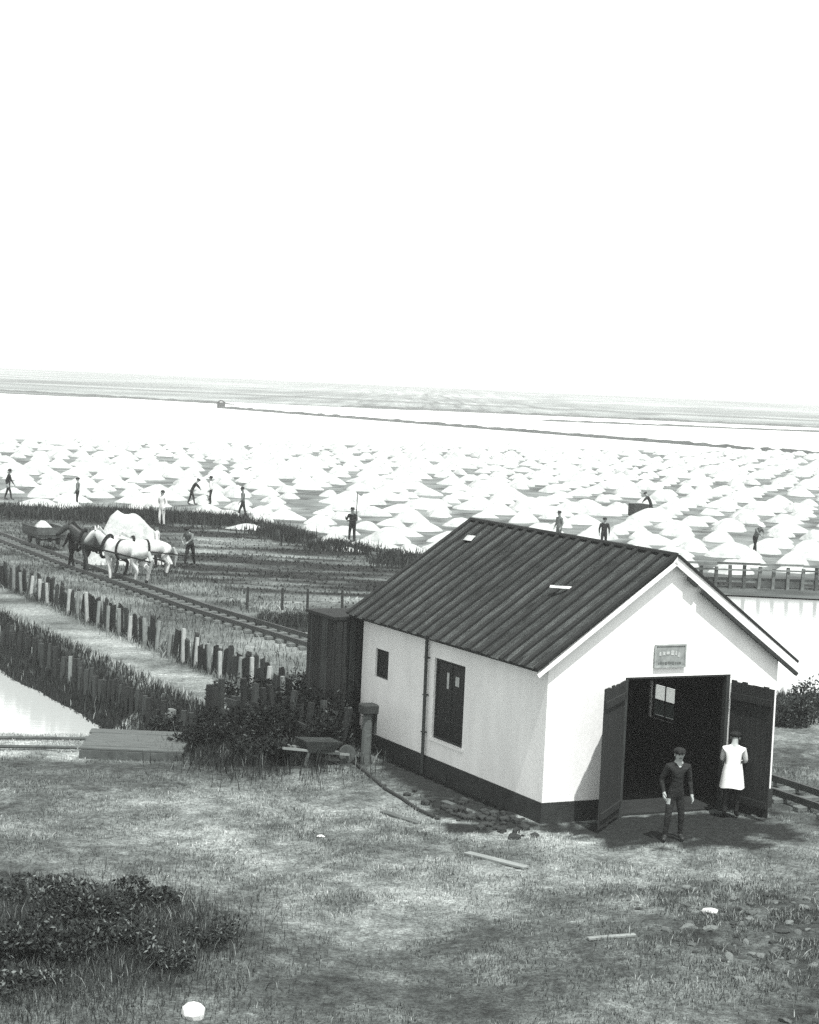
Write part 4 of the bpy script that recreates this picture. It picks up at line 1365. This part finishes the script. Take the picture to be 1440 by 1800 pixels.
for zz, rr, yo in ((1.12, .17, .05), (.98, .20, .02), (.82, .225, .0), (.64, .25, -.02)):
    ring = [bm.verts.new((rr * math.cos(a_) * (1 + .06 * math.sin(5 * a_)), rr * .8 * math.sin(a_) + yo, zz + .015 * math.sin(3 * a_))) for a_ in [2 * PI * k / 24 for k in range(24)]]
    if prev:
        for k in range(24): bm.faces.new((prev[k], prev[(k + 1) % 24], ring[(k + 1) % 24], ring[k]))
    prev = ring
sm_man = [o for o in bpy.data.objects if o.get("label", "").startswith("stooped man in a long white smock")][0]
obj("smock_skirt", bm, M_cl["smock"], sm_man, True)
# dark tub among the heaps
tb = empty("salt_tub", (15.1, 132.2, -.05), .3); tag(tb, "square dark tub standing among the salt heaps at right", "tub")
bm = bmesh.new()
for sx_, sy_, wx, wy in ((-.5, 0, .05, 1.0), (.5, 0, .05, 1.0), (0, -.475, .95, .05), (0, .475, .95, .05)): box(bm, sx_, sy_, .5, wx, wy, .8)
box(bm, 0, 0, .14, .95, .9, .05); obj("side_boards", bm, M_dark, tb)
for sx_ in (-.4, .4):
    for sy_ in (-.35, .35):
        bm = bmesh.new(); box(bm, sx_, sy_, .06, .1, .1, .14); obj("foot", bm, M_dark, tb)


def horse(loc, rz, coat, mane, label, harness=True, head=0.0, step=.12):
    J = {"barrel": ((0, 0, 1.12), (.31, .34)), "loin": ((0, -.42, 1.18), (.29, .31)), "croup": ((0, -.78, 1.2), (.29, .30)), "dock": ((0, -1.02, 1.14), .17),
         "girth": ((0, .34, 1.10), (.29, .35)), "withers": ((0, .66, 1.2), (.24, .32)), "neck": ((0, .98, 1.45 + head * .4), (.15, .22)), "poll": ((0, 1.28, 1.78 + head), (.11, .14)),
         "cheek": ((0, 1.46, 1.70 + head), (.10, .13)), "muzzle": ((0, 1.74, 1.44 + head), (.07, .085)), "lip": ((0, 1.82, 1.36 + head), (.055, .06))}
    edges = [("barrel", "loin"), ("loin", "croup"), ("croup", "dock"), ("barrel", "girth"), ("girth", "withers"), ("withers", "neck"), ("neck", "poll"), ("poll", "cheek"), ("cheek", "muzzle"), ("muzzle", "lip")]
    tags = [0] * 8 + [0, 1]
    for sd, nm in ((-1, "l"), (1, "r")):
        f_ = step * sd
        J.update({"sh" + nm: ((sd * .17, .62, .98), (.13, .16)), "el" + nm: ((sd * .18, .56, .78), .10), "kn" + nm: ((sd * .18, .60 + f_, .47), .062), "fe" + nm: ((sd * .18, .58 + f_ * 1.2, .14), .048), "fh" + nm: ((sd * .18, .64 + f_ * 1.2, .04), .065),
                  "st" + nm: ((sd * .17, -.68, .98), (.16, .20)), "sf" + nm: ((sd * .19, -.56 - f_ * .4, .76), .13), "hk" + nm: ((sd * .18, -.88 - f_, .50), .068), "hf" + nm: ((sd * .18, -.80 - f_, .15), .05), "hh" + nm: ((sd * .18, -.74 - f_, .04), .068)})
        edges += [("girth", "sh" + nm), ("sh" + nm, "el" + nm), ("el" + nm, "kn" + nm), ("kn" + nm, "fe" + nm), ("fe" + nm, "fh" + nm),
                  ("croup", "st" + nm), ("st" + nm, "sf" + nm), ("sf" + nm, "hk" + nm), ("hk" + nm, "hf" + nm), ("hf" + nm, "hh" + nm)]
        tags += [0, 0, 0, 0, 2, 0, 0, 0, 0, 2]
    me = skin_mesh("horse", J, edges, tags, [coat, mane, M_cl["boot"]])
    o = mk("horse", me); o.location = (loc[0], loc[1], lz(*loc)); o.rotation_euler = (0, 0, rz)
    tag(o, label, "horse")
    for sd in (-1, 1):
        bm = bmesh.new(); cyl(bm, (sd * .07, 1.27, 1.86 + head), (sd * .09, 1.29, 2.02 + head), .045, .008, 8); obj("ear", bm, coat, o)
    bm = bmesh.new()
    pts = [Vector((0, 1.2, 1.92 + head)), Vector((0, 1.02, 1.72 + head * .6)), Vector((0, .84, 1.55 + head * .3)), Vector((0, .66, 1.46))]
    for i in range(3): bar(bm, pts[i], pts[i + 1], .05, .17)
    obj("mane", bm, mane, o)
    bm = bmesh.new(); cyl(bm, (0, -1.08, 1.16), (0, -1.22, .85), .05, .085, 9); cyl(bm, (0, -1.22, .86), (0, -1.18, .42), .085, .02, 9); obj("tail", bm, mane, o)
    if harness:
        bm = bmesh.new()
        for k in range(20):
            a0, a1 = 2 * PI * k / 20, 2 * PI * (k + 1) / 20
            c = Vector((0, .80, 1.2)); d = Vector((0, .35, -.2))
            f2 = lambda a_: c + Vector((.27 * math.cos(a_), -.13 * math.sin(a_), .40 * math.sin(a_)))
            cyl(bm, f2(a0), f2(a1), .055, seg=7)
        obj("collar", bm, M_cl["dark"], o)
        bm = bmesh.new()
        for k in range(18):
            a0, a1 = 2 * PI * k / 18, 2 * PI * (k + 1) / 18
            f2 = lambda a_: Vector((.335 * math.cos(a_), .1, 1.12 + .37 * math.sin(a_)))
            bar(bm, f2(a0), f2(a1), .09, .02)
        obj("girth_strap", bm, M_cl["dark"], o)
        for sd in (-1, 1):
            bm = bmesh.new(); bar(bm, (sd * .33, .74, 1.1), (sd * .38, -1.5, .85), .03, .05); obj("trace", bm, M_cl["dark"], o)
    return o


M_hw, M_hm = mat("white_horse_coat", .5, rough=.8, var=.35, scale=3), mat("grey_mane", .35, var=.3, scale=9)
M_hd, M_hdm = mat("dark_horse_coat", .035, rough=.5, var=.3, scale=3), mat("black_mane", .015, var=.3)
horse((-11.0, 77.6), math.radians(58), M_hw, M_hm, "white draught horse in harness standing beside the railway track", head=-.12).scale = (1.12,) * 3
horse((-12.3, 80.2), math.radians(74), M_hd, M_hdm, "dark draught horse half hidden behind the white horse", head=-.08).scale = (1.1,) * 3
o = mk("salt_heap", heap_mesh(79, 1.8, 2.7, .12)); o.location = (-12.0, 85.5, lz(-12.0, 85.5) - .05); tag(o, "tall lumpy salt heap directly behind the horses", "salt heap")
horse((-10.4, 80.2), math.radians(120), M_hw, M_hm, "second white horse standing behind the first one's rump", head=-.2, step=.05)
person((-13.6, 81.0), PI * .35, "dark", "dark", "hat", "carter in dark clothes and hat beside the track, left of the white horse", "walk", 1.05)
person((-9.2, 84.6), PI * .9, "mid", "dark", "cap", "stooping carter in grey jacket right of the tall salt heap", "bend", 1.05)
person((-10.5, 83.6), PI * .5, "pale", "dark", "hat", "carter in pale shirt between the two white horses and the salt heap", "stand", 1.05)
# salt wagon on the track
wg = empty("salt_wagon", (-16.4, 90.0, .06), math.atan2(N[1], N[0])); tag(wg, "flat dark tramway wagon on the track left of the horses", "wagon")
bm = bmesh.new(); box(bm, 0, 0, .62, 2.3, 1.3, .12, bevel=.01); obj("bed", bm, M_plank[2], wg)
for sy_ in (-.66, .66):
    bm = bmesh.new(); box(bm, 0, sy_, .84, 2.3, .05, .34); obj("side_board", bm, M_plank[2], wg)
for sx_ in (-1.16, 1.16):
    bm = bmesh.new(); box(bm, sx_, 0, .84, .05, 1.26, .34); obj("end_board", bm, M_plank[2], wg)
for sx_ in (-.65, .65):
    bm = bmesh.new(); cyl(bm, (sx_, -.55, .42), (sx_, .55, .42), .04, seg=8); obj("axle", bm, M_iron, wg)
    for sy_ in (-.46, .46):
        bm = bmesh.new(); cyl(bm, (sx_, sy_ - .05, .42), (sx_, sy_ + .05, .42), .23, seg=18); wv = obj("wheel", bm, M_iron, wg)
        bm = bmesh.new(); cyl(bm, (sx_, sy_ - .08, .42), (sx_, sy_ + .08, .42), .06, seg=8); obj("hub", bm, M_iron, wv)
o = mk("salt_load", hm[3]); o.location = (-16.4, 90.0, .76); o.scale = (.74, .47, .85); o.rotation_euler = (0, 0, math.atan2(N[1], N[0])); tag(o, "peaked load of white salt heaped on the wagon", "salt load")

# ------------------------------------------------------------------ haze: one even body of air round everything
bm = bmesh.new()
box(bm, 0, 0, 2.9, 26500, 26500, 13.2)
M_haze = bpy.data.materials.new("sea_haze"); M_haze.use_nodes = True
nt = M_haze.node_tree; nt.nodes.clear()
pv = nt.nodes.new("ShaderNodeVolumePrincipled"); out = nt.nodes.new("ShaderNodeOutputMaterial")
pv.inputs["Color"].default_value = (0.93, 0.945, 0.935, 1); pv.inputs["Density"].default_value = 0.00042
pv.inputs["Anisotropy"].default_value = 0.0
nt.links.new(pv.outputs[0], out.inputs["Volume"])
hzb = obj("haze", bm, M_haze); tag(hzb, "pale even haze lying over the whole salt plain", "haze", kind="stuff")

scene.cycles.use_denoising = False
scene.cycles.max_bounces = 6
scene.cycles.volume_bounces = 1
